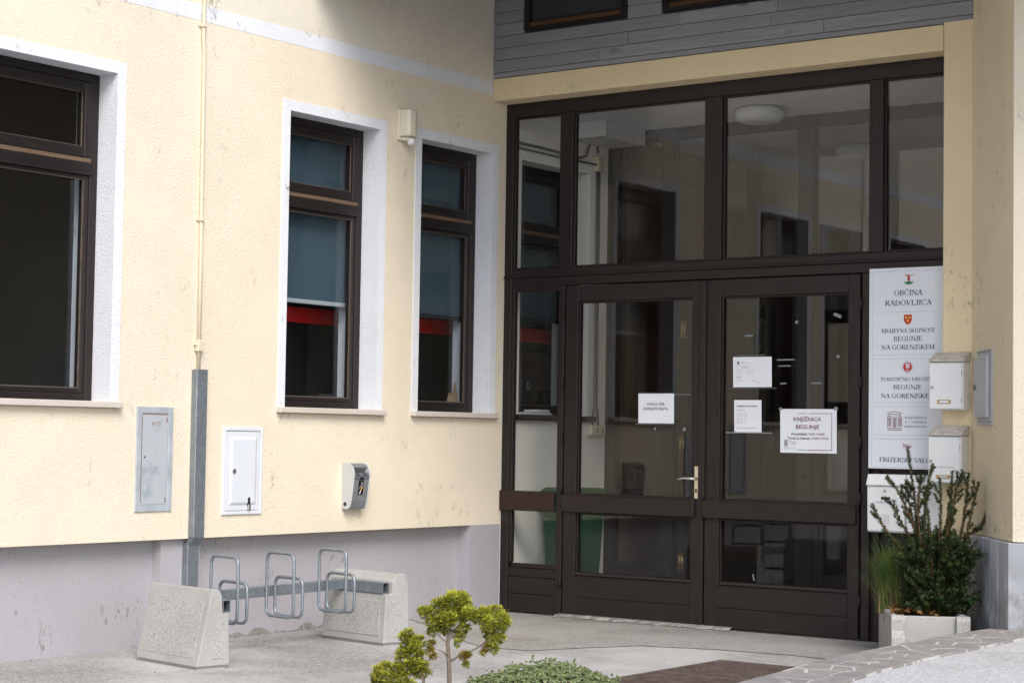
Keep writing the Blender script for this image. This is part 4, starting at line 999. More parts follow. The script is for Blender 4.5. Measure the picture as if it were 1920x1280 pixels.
def mailbox_flap(x0, x1, z0, z1, label, text, holes, plate):
    yb, yf = -.001, -.105
    t = thing('mailbox', ((x0 + x1) / 2, yb, z0), label, 'mailbox', 'white mailboxes by the entrance')
    zl = z1 - .075
    m = MB(); m.prism([(yb, z0), (yf + .012, z0), (yf, z0 + .012), (yf - .004, zl - .002), (yb, zl - .002)], 0, x0 + .003, x1 - .003); m.build('body', M['box_white'], t, .003)
    m = MB(); m.prism([(yb, zl), (yf - .014, zl), (yf - .018, zl + .010), (yf + .010, z1 - .004), (yf + .018, z1), (yb, z1)], 0, x0, x1); m.build('flap', M['box_white'], t, .003)
    yy = yf - .004; cx = (x0 + x1) / 2
    m = MB(); m.cyl((cx - .005, yy - .005, zl - .032), (cx - .005, yy + .001, zl - .032), .012, 14); m.build('lock', M['steel_grey'], t)
    m = MB(); m.cyl((cx - .005, yy - .0062, zl - .032), (cx - .005, yy - .005, zl - .032), .0045, 8); m.build('keyhole', M['black'], t)
    box('name_plate', M['black'] if plate == 'black' else M['brass'], t, cx - .032, cx + .032, yy - .003, yy + .002, zl - .088, zl - .070, .002)
    if text:
        box('name_strip', M['paper'], t, cx - .075, cx + .075, yy - .001, yy + .0024, zl - .115, zl - .095)
        m = MB(); serif_mesh(m, text, .0125, cx, zl - .1105, yy - .0022, .13); m.build('lettering', M['ink'], t, fix=False)
    m = MB()
    for i in range(5):
        for j in range(5): m.cyl((cx - .026 + i * .012, yf - .0033, z0 + .06 + j * .0125), (cx - .026 + i * .012, yf + .002, z0 + .06 + j * .0125), .0028, 6)
    o = m.build('holes', M['inkgrey'], t); o['kind'] = 'stuff'
mailbox_flap(3.052, 3.318, .722, 1.098, 'wide white flap mailbox lowest at the left, under the sign board', 'LD BEGUNJŠČICA', True, 'black')
mailbox_flap(3.326, 3.59, .722, 1.098, 'white flap mailbox half hidden by the yew, right of the other flap mailbox', None, True, 'brass')

# ------------------------------------------------------------------ fittings on the yellow wall
t = thing('meter_cabinet', (0, -3.52, 1.13), 'bare zinc meter cabinet door set in the wall beside the steel post', 'cabinet')
MB().ring_yz(-3.628, -3.412, .862, 1.412, .04, -.02, .010).build('frame', M['zinc_pale'], t, .002)
box('door', M['zinc_cab'], t, -.02, .0065, -3.626, -3.414, .864, 1.410, .002)
m = MB(); m.cyl((.005, -3.598, 1.15), (.009, -3.598, 1.15), .006, 10); m.build('lock', M['black'], t)
m = MB()
for yy, zz in ((-3.425, 1.375), (-3.425, .89)): m.box(.006, .0085, yy - .003, yy + .003, zz - .015, zz + .015)
m.box(.0062, .0072, -3.626, -3.622, .88, 1.40); m.box(.0062, .0072, -3.62, -3.42, 1.404, 1.408); o = m.build('rust_marks', M['rustmark'], t); o['kind'] = 'stuff'
m = MB()
for i, c in enumerate('PTT'):
    me = sans_mesh(c); s_ = .026 / .727
    m.add_mesh(me, Matrix.Translation((.0072, -3.545 + i * .026, 1.335)) @ Matrix(((0, 0, 1, 0), (s_, 0, 0, 0), (0, s_, 0, 0), (0, 0, 0, 1))))
o = m.build('letters', M['rustmark'], t); o['kind'] = 'stuff'
t = thing('meter_cabinet', (0, -2.76, 1.06), 'white enamelled meter cabinet with raised door between the post and the ash bin', 'cabinet')
MB().ring_yz(-2.918, -2.608, .808, 1.314, .022, -.02, .014).build('frame', M['white_metal'], t, .004)
box('door', M['white_metal'], t, -.02, .010, -2.914, -2.612, .812, 1.310, .003)
m = MB(); v = [(.0095, a, b) for a, b in ((-2.885, .845), (-2.640, .845), (-2.640, 1.280), (-2.885, 1.280))] + [(.019, a, b) for a, b in ((-2.868, .862), (-2.657, .862), (-2.657, 1.263), (-2.868, 1.263))]
m.faces(v, [(0, 1, 5, 4), (1, 2, 6, 5), (2, 3, 7, 6), (3, 0, 4, 7), (4, 5, 6, 7)]); m.build('raised_panel', M['white_metal'], t, .004, 2)
m = MB(); m.cyl((.017, -2.852, 1.062), (.025, -2.852, 1.062), .016, 16); m.build('lock', M['chrome'], t)
m = MB(); m.prism([(-2.722, .845), (-2.700, .845), (-2.700, .885), (-2.704, .893), (-2.711, .896), (-2.718, .893), (-2.722, .885)], 0, .012, .0200); m.build('slot', M['black'], t)
box('slot_pin', M['chrome'], t, .019, .028, -2.722, -2.700, .815, .850, .003)
# steel channel guarding the cable, and the cream conduit above
t = thing('cable_guard', (.03, -3.17, .3), 'tall galvanised steel channel running down the wall past the bike rack', 'cable guard')
box('upper_channel', M['zinc_dull'], t, .001, .050, -3.222, -3.128, .655, 1.69, .004)
m = MB(); m.prism([(-.040, .60), (.0, .60), (.050, .655), (.002, .6555)], 1, -3.218, -3.130); m.build('bend', M['zinc_dull'], t, .003)
box('lower_channel', M['zinc_dull'], t, -.043, .004, -3.222, -3.126, -.02, .612, .004)
t = thing('conduit', (.012, -3.19, 3), 'thin cream conduit clipped up the wall above the steel channel', 'conduit')
m = MB(); m.tube([(.014, -3.178, 1.69), (.014, -3.180, 2.4), (.014, -3.186, 2.9), (.014, -3.190, 3.5), (.014, -3.192, 3.68), (.016, -3.202, 3.74), (.016, -3.204, 4.3), (.016, -3.205, 5.2)], .0125, 10); m.build('pipe', M['conduit'], t)
for zz in (2.62, 3.83): 
    yy = -3.184 if zz < 3 else -3.204
    m = MB(); m.box(.001, .012, yy - .032, yy + .032, zz - .010, zz + .010); m.box(.002, .034, yy - .016, yy + .016, zz - .013, zz + .013); m.build('clip', M['conduit'], t, .003)
m = MB(); m.box(.002, .036, -3.204, -3.154, 1.80, 1.87); m.box(.002, .03, -3.214, -3.150, 1.835, 1.85); m.build('clip', M['conduit'], t, .005)
# ash bin
t = thing('ash_bin', (.05, -1.73, .95), 'grey wall mounted ash bin with a cigarette picture on its front', 'ash bin')
prof = [(.002, .800), (.052, .800), (.072, .812), (.085, .85), (.097, .93), (.108, 1.02), (.108, 1.055), (.095, 1.085), (.070, 1.105), (.045, 1.112), (.002, 1.112)]
for ya, yb in ((-1.800, -1.793), (-1.637, -1.630)): MB().prism(prof, 1, ya, yb).build('side_panel', M['steel_grey'], t, .002)
m = MB(); pf = [(.066, .806), (.080, .85), (.0925, .93), (.100, 1.0), (.095, 1.0), (.055, .806)]; m.prism([(.002, .802), (.05, .802)] + pf[:4] + [(.09, 1.0), (.002, 1.0)], 1, -1.7925, -1.6375); m.build('front', M['midgrey'], t, .002)
m = MB(); m.prism([(.002, 1.001), (.1025, 1.001), (.104, 1.025), (.092, 1.048), (.002, 1.05)], 1, -1.7925, -1.6375); m.build('hood_lip', M['charcoal'], t, .002)
m = MB(); m.prism([(.002, 1.051), (.062, 1.051), (.088, 1.083), (.066, 1.103), (.044, 1.109), (.002, 1.109)], 1, -1.7925, -1.6375); m.build('hood', M['midgrey'], t, .003)
m = MB()
for yy in (-1.770, -1.752, -1.700, -1.682): m.faces([(.0965, yy, 1.044), (.0965, yy + .008, 1.044), (.1055, yy + .018, 1.024), (.1055, yy + .010, 1.024)], [(0, 1, 2, 3)])
o = m.build('slots', M['black'], t); o['kind'] = 'stuff'
def xf_(z): return .1005 + (z - 1.0) * .107 if z < 1.0 else .1025
m = MB(); m.faces([(xf_(.90) + .002, -1.745, .90), (xf_(.90) + .002, -1.690, .90), (xf_(.995) + .002, -1.690, .995), (xf_(.995) + .002, -1.745, .995)], [(0, 1, 2, 3)]); m.faces([(.1050, -1.745, 1.003), (.1050, -1.690, 1.003), (.1065, -1.7175, 1.021)], [(0, 1, 2)]); m.build('picture', M['black'], t)
m = MB(); a = [(-1.731, .905), (-1.722, .903), (-1.711, .925), (-1.720, .928)]; m.faces([(xf_(z) + .003, y, z) for y, z in a], [(0, 1, 2, 3)]); m.build('cigarette_paper', M['paper'], t)
m = MB(); a = [(-1.720, .929), (-1.711, .926), (-1.697, .951), (-1.706, .955)]; m.faces([(xf_(z) + .003, y, z) for y, z in a], [(0, 1, 2, 3)]); m.build('cigarette_tip', M['gold'], t)
m = MB()
for ya in (-1.7475, -1.6885): m.faces([(xf_(.90) + .0028, ya, .90), (xf_(.90) + .0028, ya + .002, .90), (xf_(.995) + .0028, ya + .002, .995), (xf_(.995) + .0028, ya, .995)], [(0, 1, 2, 3)])
m.tube([(xf_(.93) + .003, -1.733, .93), (xf_(.95) + .003, -1.728, .95), (xf_(.97) + .003, -1.712, .97), (xf_(.985) + .003, -1.718, .985)], .0012, 4)
m.tube([(xf_(.94) + .003, -1.722, .94), (xf_(.96) + .003, -1.705, .96), (xf_(.985) + .003, -1.702, .985)], .0012, 4)
m.build('outline', M['steel_grey'], t)
m = MB(); m.cyl((.032, -1.8005, .835), (.032, -1.804, .835), .0125, 16); m.build('round_sticker', M['black'], t)
# motion sensor
t = thing('motion_sensor', (.06, -1.22, 3.45), 'cream plastic motion sensor with a small eye below, between the narrow windows', 'sensor')
out = [(.020, -1.290), (.098, -1.290), (.112, -1.275), (.113, -1.225), (.098, -1.180), (.062, -1.155), (.020, -1.150)]
m = MB(); m.prism(out, 2, 3.395, 3.585); m.build('housing', M['plastic_cream'], t, .010, 2)
box('back_plate', M['plastic_cream'], t, .001, .024, -1.297, -1.145, 3.372, 3.592, .004)
m = MB(); m.prism([(.024, -1.27), (.078, -1.26), (.082, -1.19), (.024, -1.16)], 2, 3.368, 3.394); m.build('collar', M['plastic_cream'], t, .006)
vs = []
m = MB(); m.tube([(.070, -1.22, 3.385), (.074, -1.222, 3.365), (.080, -1.225, 3.348), (.083, -1.226, 3.338)], [.024, .029, .025, .013], 14); m.build('eye', M['plastic_white'], t, smooth=True)
# meter box on the splayed wall
t = thing('wall_box', (P0.x + d.x * .35, P0.y + d.y * .35, 1.65), 'flat grey metal meter box set in the splayed cream wall at the right', 'meter box')
XF = Matrix((( d.x, nrm.x, 0, P0.x), (d.y, nrm.y, 0, P0.y), (0, 0, 1, 0), (0, 0, 0, 1)))       # local: x along the wall, y out of it
def lb(name, mat, x0, x1, y0, y1, z0, z1, bv=.002, par=t): return MB(XF).box(x0, x1, y0, y1, z0, z1).build(name, mat, par, bv)
sA, sB = .185, .545
lb('frame', M['grey_metal'], sA, sB, -.02, .012, 1.418, 1.880)
lb('top_lip', M['charcoal'], sA + .01, sB - .003, .012, .0145, 1.862, 1.868, 0)
lb('bottom_lip', M['charcoal'], sA + .01, sB - .003, .012, .0145, 1.436, 1.441, 0)
lb('door', M['grey_metal'], sA + .02, sB - .045, .012, .034, 1.462, 1.838, .005)
m = MB(XF); m.cyl((sA + .04, .034, 1.650), (sA + .04, .046, 1.650), .016, 12); m.build('lock', M['charcoal'], t)

# ------------------------------------------------------------------ bike rack: two concrete feet, steel tube, six hoops
rk = thing('bike_rack', (.6, -3.2, 0), 'galvanised bike rack of six hoops between two trapezoid concrete feet', 'bike rack')
def foot(ax, ay, ang, near):
    xf = Matrix.Translation((ax, ay, 0)) @ Matrix.Rotation(R(ang), 4, 'Z'); L = .615
    s = 1 if near else -1
    # profile across the thickness (y, z); battered faces, a narrow sloped top and a shoulder that carries the tube
    if not near: prof = [(0, .0), (.218, 0), (.208, .30), (.168, .30), (.160, .405), (.138, .432), (.092, .436)]
    else: prof = [(0, 0), (.215, 0), (.196, .395), (.165, .438), (.105, .436), (.072, .390), (.068, .315), (.020, .315)]
    prof = [(y, max(z, .012)) for y, z in prof]
    m = MB(xf); m.prism(prof, 0, 0, L); o = m.build('concrete_foot', M['concrete'], rk, .006, 2)
    m = MB(xf); m.box(.014, L - .014, .014, .20, -.004, .0125); m.build('base', M['concrete'], o)
    # exposed aggregate fields, a few millimetres proud of the face
    if not near: f0, f1, zz0, zz1 = 0.0, .0845, .055, .375; sl = .092 / .436
    else: f0, f1, zz0, zz1 = 0, 0, .055, .275; sl = .020 / .315
    m = MB(xf); e = .004
    nx = Vector((0, -1, sl)).normalized() * e
    q = [(.045, zz0), (L - .05, zz0), (L - .05, zz1), (.045, zz1)]
    v = [(x, z * sl + .001, z) for x, z in q] + [(x, z * sl + nx.y, z + nx.z) for x, z in q]
    m.faces(v, [(0, 1, 2, 3), (4, 5, 6, 7), (0, 1, 5, 4), (1, 2, 6, 5), (2, 3, 7, 6), (3, 0, 4, 7)]); m.build('aggregate_face', M['aggregate'], o, .002)
    m = MB(xf); y0, y1 = (.045, .165) if near else (.105, .19); zt = .275 if near else .27
    m.prism([(y0, .05), (y1, .05), (y1 - (.03 if near else .01), zt), (y0 + .012, zt)], 0, L - .001, L + .003); m.build('aggregate_end', M['aggregate'], o, .001)
    return xf, L
xa, L = foot(.325, -3.925, -10.5, False)
xb, L = foot(.290, -2.300, -10.0, True)
def tubebox(m, x0, x1, y0, y1, z0, z1, w=.004):
    m.box(x0, x1, y0, y0 + w, z0, z1); m.box(x0, x1, y1 - w, y1, z0, z1); m.box(x0, x1, y0 + w, y1 - w, z0, z0 + w); m.box(x0, x1, y0 + w, y1 - w, z1 - w, z1)
m = MB(xa); tubebox(m, .03, L - .005, .170, .220, .303, .372); m.build('foot_tube', M['zinc'], rk)
m = MB(xb); tubebox(m, .10, L - .03, .014, .064, .318, .385); m.build('foot_tube', M['zinc'], rk)
pa = xa @ Vector((.13, .222, .343)); pb = xb @ Vector((.17, .018, .352))
dv = (pb - pa); ln = dv.length; dv.normalize(); ang = math.atan2(dv.y, dv.x)
xr = Matrix.Translation(pa) @ Matrix.Rotation(ang, 4, 'Z') @ Matrix.Rotation(-math.asin(dv.z), 4, 'Y')
m = MB(xr); m.box(0, ln, -.025, .025, -.031, .031); m.build('long_tube', M['zinc'], rk, .003)
def rrect(x0, x1, z0, z1, r, y, n=5):
    P = []
    for cx, cz, a0 in ((x1 - r, z1 - r, 0), (x0 + r, z1 - r, 90), (x0 + r, z0 + r, 180), (x1 - r, z0 + r, 270)):
        for i in range(n + 1): a = R(a0 + 90 * i / n); P.append((cx + r * math.cos(a), y, cz + r * math.sin(a)))
    return P
big = None
for k, s in enumerate((.195, .678, 1.162)):
    p = pa + dv * s
    xh = Matrix.Translation((p.x + .034, p.y, 0)) @ Matrix.Rotation(R(-10), 4, 'Z')
    m = MB(xh); m.tube(rrect(0, .268, .208, .587, .045, 0)  , .0099, 8, closed=True); m.build('tall_hoop', M['zinc'], rk)
    m = MB(xh); m.tube(rrect(.003, .275, .207, .438, .045, .062)  , .0099, 8, closed=True); m.build('short_hoop', M['zinc'], rk)

# ------------------------------------------------------------------ concrete planter with yew, grass and a small leafy plant
DA, DB = Vector((.51, -.86, 0)), Vector((.86, .51, 0))
PC = Vector((3.26, -.36, 0))                                   # rear left corner on the ground
XP = Matrix(((DA.x, DB.x, 0, PC.x), (DA.y, DB.y, 0, PC.y), (0, 0, 1, 0), (0, 0, 0, 1)))   # local x towards the camera, y across, z up
LX_, LY_, HZ = .83, .45, .285
pt = thing('concrete_planter', (3.65, -.6, 0), 'weathered cast concrete planter with corner ribs behind the stone edging', 'planter')
m = MB(XP)
for a in ((0, LX_, 0, .04), (0, LX_, LY_ - .04, LY_), (0, .04, .04, LY_ - .04), (LX_ - .055, LX_ - .02, .04, LY_ - .04)): m.box(a[0], a[1], a[2], a[3], -.004, HZ)
m.box(.04, LX_ - .055, .04, LY_ - .04, .0, .05)
m.build('trough', M['concrete'], pt, .008, 2)
for y0, y1, sgn in ((-.004, .075, 1), (LY_ - .075, LY_ + .004, -1)):
    m = MB(XP)
    prof = [(LX_ - .019, -.004), (LX_ + .030, -.004), (LX_ + .030, .16), (LX_ + .012, .20), (LX_ + .016, HZ - .02), (LX_ + .006, HZ + .004), (LX_ - .05, HZ + .004), (LX_ - .05, HZ + .0005), (LX_ - .019, HZ + .0005)]
    m.prism(prof, 1, y0, y1); m.build('corner_rib', M['aggregate'], pt, .006)
m = MB(XP); n = 10
vs = [(.035 + (LX_ - .085) * i / n, .035 + (LY_ - .07) * j / n, HZ - .035 + rng.uniform(-.012, .018)) for i in range(n + 1) for j in range(n + 1)]
m.faces(vs, [(i * (n + 1) + j, (i + 1) * (n + 1) + j, (i + 1) * (n + 1) + j + 1, i * (n + 1) + j + 1) for i in range(n) for j in range(n)]); m.build('soil', M['soil'], pt)

CR = Vector((.80670759, .59074856, 0)).normalized()            # an axis across the planter, for laying the branches out in a fan
CF = Vector((-.5907, .8067, 0)).normalized()
def wpos(base, a, b, c=0.): return base + CR * a + Vector((0, 0, b)) + CF * c
def curve(pts, n):
    """smooth polyline through pts"""
    P = [Vector(p) for p in pts]; P = [P[0] * 2 - P[1]] + P + [P[-1] * 2 - P[-2]]; out = []
    for i in range(1, len(P) - 2):
        for j in range(n):
            t = j / n; a, b, c, d_ = P[i - 1:i + 3]
            out.append(.5 * ((2 * b) + (c - a) * t + (2 * a - 5 * b + 4 * c - d_) * t * t + (3 * b - a - 3 * c + d_) * t ** 3))
    out.append(P[-2]); return out

yb = Vector((3.775, -.635, .26))
yew = thing('yew_shrub', yb, 'dark green yew with long upright shoots growing in the concrete planter', 'shrub')
K = .001117
tips = [((395, 90), (430, 330), (480, 720), .0), ((540, 180), (505, 400), (500, 760), .05), ((275, 245), (360, 370), (470, 640), -.05), ((210, 400), (270, 520), (420, 720), .02), ((305, 372), (370, 490), (450, 660), .06),
        ((560, 255), (565, 420), (560, 700), -.06), ((645, 215), (630, 430), (575, 720), .02), ((688, 212), (655, 320), (600, 640), -.03), ((738, 225), (712, 470), (640, 800), .04), ((775, 275), (735, 430), (690, 680), -.04),
        ((857, 350), (800, 500), (690, 620), .0), ((455, 235), (440, 420), (470, 700), -.08), ((670, 420), (640, 560), (590, 800), .09), ((520, 330), (505, 520), (520, 780), .1), ((395, 270), (430, 480), (480, 700), .04), ((600, 390), (590, 560), (560, 800), -.1), ((480, 420), (500, 600), (520, 800), -.12)]
stems = MB(); nd = MB(); nt = MB()
R2 = random.Random(11)
def needles(mb, path, start, step, ln0, per=3, tipfrac=.0, mbt=None):
    L = [0]
    for a, b in zip(path, path[1:]): L.append(L[-1] + (b - a).length)
    tot = L[-1]; s = start * tot; i = 0
    while s < tot:
        while i < len(L) - 2 and L[i + 1] < s: i += 1
        a, b = path[i], path[i + 1]; t = (b - a).normalized(); p = a + (b - a) * ((s - L[i]) / max(1e-6, L[i + 1] - L[i]))
        u = t.orthogonal().normalized(); w = t.cross(u)
        for _ in range(per):
            az = R2.uniform(0, 6.283); el = R2.uniform(.6, 1.25); ln = ln0 * R2.uniform(.7, 1.15)
            o = u * math.cos(az) + w * math.sin(az); dr = (t * math.cos(el) + o * math.sin(el)).normalized(); sd = dr.cross(Vector((R2.uniform(-1, 1), R2.uniform(-1, 1), R2.uniform(-.3, 1)))).normalized() * .0025
            tgt = mbt if (mbt is not None and s > tot * (1 - tipfrac) and R2.random() < .6) else mb
            tgt.faces([p - sd, p + sd, p + dr * ln + sd * .4, p + dr * ln - sd * .4], [(0, 1, 2, 3)])
        s += step
for tp, md, bs, dep in tips:
    f = lambda q, c: wpos(yb, (q[0] - 560) * K, (1000 - q[1]) * K, c)
    path = curve([wpos(yb, (bs[0] - 560) * K * .45, .01, dep * .3), f(bs, dep * .7), f(md, dep), f(tp, dep * 1.1)], 7)
    stems.tube(path, [.0085 - .0072 * i / (len(path) - 1) for i in range(len(path))], 6)
    needles(nd, path, .34, .0026, .0185, 3, .16, nt)
    # side shoots
    for k in range(8):
        i = R2.randrange(int(len(path) * .28), int(len(path) * .93)); p = path[i]; t = (path[min(i + 1, len(path) - 1)] - path[i - 1]).normalized()
        sd = (CR * R2.choice((-1, 1)) * R2.uniform(.3, 1) + CF * R2.uniform(-.8, .8)).normalized(); ln = R2.uniform(.035, .09) * (1.1 - .5 * i / len(path))
        q = [p, p + (t * .75 + sd * .65) * ln * .5, p + (t * 1.0 + sd * .62) * ln]; stems.tube(q, [.0028, .002, .001], 5, caps=False)
        needles(nd, curve(q, 4), .1, .0030, .019, 3, .25, nt)
# the dense lower body
for k in range(560):
    a = R2.uniform(-.20, .18); h = R2.uniform(.0, .44) * (1 - abs(a) * .9); dep = R2.uniform(-.19, .16)
    p = wpos(yb, a * (.55 + h), h, dep * (.6 + h)); out_ = (CR * (a * 3.2 + R2.uniform(-.5, .5)) + CF * (dep * 3 + R2.uniform(-.6, .4)) + Vector((0, 0, R2.uniform(.2, 1.1)))).normalized()
    ln = R2.uniform(.07, .14); q = [p, p + out_ * ln * .5 + Vector((0, 0, .008)), p + out_ * ln]; stems.tube(q, [.0013, .001, .0007], 4, caps=False)
    needles(nd, curve(q, 3), .05, .0040, .020, 3, .15, nt)
stems.build('branches', M['yewbark'], yew); nd.build('needles', M['yew'], yew, fix=False); nt.build('young_needles', M['yew_tip'], yew, fix=False)

gb = Vector((3.375, -.50, .25)) + CR * .05 - CF * .10
gt = thing('ornamental_grass', gb, 'feathery tuft of fine green grass with straw coloured base in the planter', 'grass tuft')
G1, G2 = MB(), MB()
def blade(mb, b, lean, az, h, w, droop):
    dr = CR * math.cos(az) + CF * math.sin(az); n = 6; sd = dr.cross(Vector((0, 0, 1))).normalized(); vs = []
    for i in range(n + 1):
        t = i / n; p = b + dr * (lean * t ** 1.7) + Vector((0, 0, h * (t - droop * t ** 3))); ww = w * (1 - t) ** .7
        vs += [p - sd * ww, p + sd * ww]
    mb.faces(vs, [(2 * i, 2 * i + 1, 2 * i + 3, 2 * i + 2) for i in range(n)])
for k in range(950):
    az = R2.gauss(math.pi, 1.2); b = gb + CR * R2.gauss(0, .042) + CF * R2.gauss(0, .035)
    h = R2.uniform(.30, .55); lean = abs(R2.gauss(.05, .10)) * (1.25 if math.cos(az) < 0 else .55)
    blade(G1, b, lean, az, h, .0026, R2.uniform(.05, .35))
for k in range(420):
    az = R2.gauss(math.pi, 1.2); b = gb + CR * R2.gauss(0, .045) + CF * R2.gauss(-.01, .035)
    blade(G2, b, R2.uniform(.0, .16), az, R2.uniform(.10, .32), .0027, R2.uniform(.0, .3))
for k in range(80):
    b = gb + CR * R2.gauss(0, .03) + CF * R2.gauss(0, .03); blade(G2 if k % 3 else G1, b, R2.uniform(.16, .34), R2.gauss(math.pi, .7), R2.uniform(.3, .55), .0013, R2.uniform(.3, .7))
G1.build('green_blades', M['grass'], gt, fix=False); G2.build('straw_blades', M['straw'], gt, fix=False)

def leafshape(mb, p, dr, up, ln, w, curl=.15):
    dr = dr.normalized(); sd = dr.cross(up)
    if sd.length < 1e-4: sd = dr.orthogonal()
    sd.normalize(); nn = sd.cross(dr)
    pts = [(0, 0), (.25, .75), (.55, 1), (.85, .55), (1, 0)]; vs = []
    for t, s in pts: c = p + dr * ln * t - nn * curl * ln * t * t; vs += [c - sd * w * s + nn * .12 * w * s, c, c + sd * w * s + nn * .12 * w * s]
    mb.faces(vs, [(3 * i, 3 * i + 1, 3 * i + 4, 3 * i + 3) for i in range(4)] + [(3 * i + 1, 3 * i + 2, 3 * i + 5, 3 * i + 4) for i in range(4)])
lb_ = wpos(yb, .135, .0, -.08)
lp = thing('leafy_plant', lb_, 'small glossy broad leaved plant at the right end of the planter', 'plant')
m = MB(); ms = MB()
for k in range(9):
    tp = lb_ + CR * R2.uniform(-.04, .13) + CF * R2.uniform(-.08, .04) + Vector((0, 0, R2.uniform(.06, .20))); ms.tube([lb_, lb_ + (tp - lb_) * .5 + Vector((0, 0, .02)), tp], [.003, .0025, .0015], 5)
    for j in range(6):
        az = R2.uniform(0, 6.28); leafshape(m, tp - (tp - lb_) * R2.uniform(0, .4), CR * math.cos(az) + CF * math.sin(az) + Vector((0, 0, R2.uniform(-.3, .6))), Vector((0, 0, 1)), R2.uniform(.04, .065), R2.uniform(.010, .016), .3)
ms.build('stalks', M['laurel'], lp); m.build('leaves', M['laurel'], lp, fix=False)
m = MB()
for k in range(150):
    p = XP @ Vector((R2.uniform(.05, LX_ - .03), R2.uniform(.02, .28), HZ - .01 + R2.uniform(0, .035)))
    az = R2.uniform(0, 6.28); leafshape(m, p, Vector((math.cos(az), math.sin(az), R2.uniform(-.3, .5))), Vector((R2.uniform(-.6, .6), R2.uniform(-.6, .6), 1)), R2.uniform(.03, .055), R2.uniform(.009, .016), R2.uniform(-.3, .6))
for a, b2, c, dz in ((-.01, .05, HZ + .005, -.6), (.40, -.012, HZ + .0, -.7), (.62, -.008, HZ - .01, -.9)):
    leafshape(m, XP @ Vector((a, b2, c)), Vector((-.6, -.2, dz)), Vector((0, 0, 1)), .06, .018, .3)
o = m.build('dry_leaves', M['dry'], None, fix=False); o['kind'] = 'stuff'; o['label'] = 'dry curled leaves lying on the planter soil'; o['category'] = 'leaves'
# litter along the foot of the walls
m = MB()
def litter(x, y, n, sx, sy, smin=.012, smax=.03):
    for k in range(n):
        p = Vector((x + R2.gauss(0, sx), y + R2.gauss(0, sy), .006 + R2.uniform(0, .012))); az = R2.uniform(0, 6.28)
        leafshape(m, p, Vector((math.cos(az), math.sin(az), R2.uniform(-.1, .25))), Vector((R2.uniform(-.4, .4), R2.uniform(-.4, .4), 1)), R2.uniform(smin, smax), R2.uniform(.004, .009), R2.uniform(-.2, .4))
litter(.05, -.06, 26, .03, .05); litter(.02, -3.35, 14, .03, .06); litter(.25, -2.75, 3, .05, .08, .02, .035); litter(-.03, -2.9, 22, .04, .35, .006, .018); litter(.05, -1.6, 14, .05, .3, .005, .014); litter(.3, -4.4, 12, .2, .2, .005, .014); litter(1.0, -.08, 14, .4, .02, .005, .014); litter(.9, -4.25, 6, .15, .1, .006, .012); litter(1.7, -1.5, 18, .6, .5, .004, .010)
o = m.build('leaf_litter', M['dry'], None, fix=False); o['kind'] = 'stuff'; o['label'] = 'dry leaf scraps at the foot of the walls'; o['category'] = 'leaf litter'

# ------------------------------------------------------------------ planting bed in front: two dwarf cypresses and an ivy mound
B0 = Vector((2.984, -4.411, 0)); S = 9.0 / 3584.76
def px(a, b, c=0.): return B0 + CR * ((a - 842) * S) + CF * c + Vector((0, 0, .144 + (1280 - b) * S))
g = MB(); n = 28; g.faces([B0 + CR * (.25 + .95 * math.cos(2 * math.pi * i / n)) + CF * (-.25 + .52 * math.sin(2 * math.pi * i / n)) + Vector((0, 0, .004)) for i in range(n)] , [tuple(range(n))])
struct(g, 'planting_bed', M['soil'])
def cypress(label, trunk, branches, clumps, base):
    t = thing('dwarf_cypress', base, label, 'dwarf cypress')
    m = MB(); m.tube(trunk[0], trunk[1], 8); m.build('trunk', M['bark'], t)
    m = MB()
    for pth, r0, r1 in branches:
        c = curve(pth, 4); m.tube(c, [r0 + (r1 - r0) * i / (len(c) - 1) for i in range(len(c))], 6)
    m.build('branches', M['bark'], t)
    ma, mb_, mc = MB(), MB(), MB()
    for cx, cy, r, dep, dry in clumps:
        c = px(cx, cy, dep); rr = r * S; N = max(50, int(r * r * .95))
        for k in range(N):
            v = Vector((R2.gauss(0, 1), R2.gauss(0, 1), R2.gauss(0, 1))).normalized(); rad = rr * (R2.random() ** .45)
            v.z = v.z * .8 + .1; p = c + Vector((v.x * rad, v.y * rad, v.z * rad))
            dr = (v + Vector((R2.uniform(-.5, .5), R2.uniform(-.5, .5), R2.uniform(-.1, .7)))).normalized()
            up = Vector((R2.uniform(-.7, .7), R2.uniform(-.7, .7), 1)).normalized(); sd = dr.cross(up).normalized()
            outer = rad > rr * .68 and v.z > -.35
            ln = R2.uniform(.010, .018)
            tgt = mc if (dry and R2.random() < .75) else (mb_ if (outer and R2.random() < .62) else ma)
            # a flat fan of scale sprays
            for a in (-.95, -.5, -.15, .2, .55, 1.0):
                a += R2.uniform(-.12, .12); d1_ = dr * math.cos(a) + sd * math.sin(a); s2 = (dr * -math.sin(a) + sd * math.cos(a)) * .0016; l2_ = ln * R2.uniform(.6, 1.05); q = p + d1_ * ln * .12
                lift = up * R2.uniform(-.003, .003)
                tgt.faces([q - s2 * .5, q + d1_ * l2_ * .6 - s2 + lift, q + d1_ * l2_ + lift * 2, q + d1_ * l2_ * .6 + s2 + lift, q + s2 * .5], [(0, 1, 2, 3, 4)])
    ma.build('crown', M['cypress'], t, fix=False); mb_.build('yellow_tips', M['cypress_tip'], t, fix=False)
    if len(mc.bm.faces): mc.build('dry_sprays', M['cypress_dry'], t, fix=False)
    else: mc.bm.free()
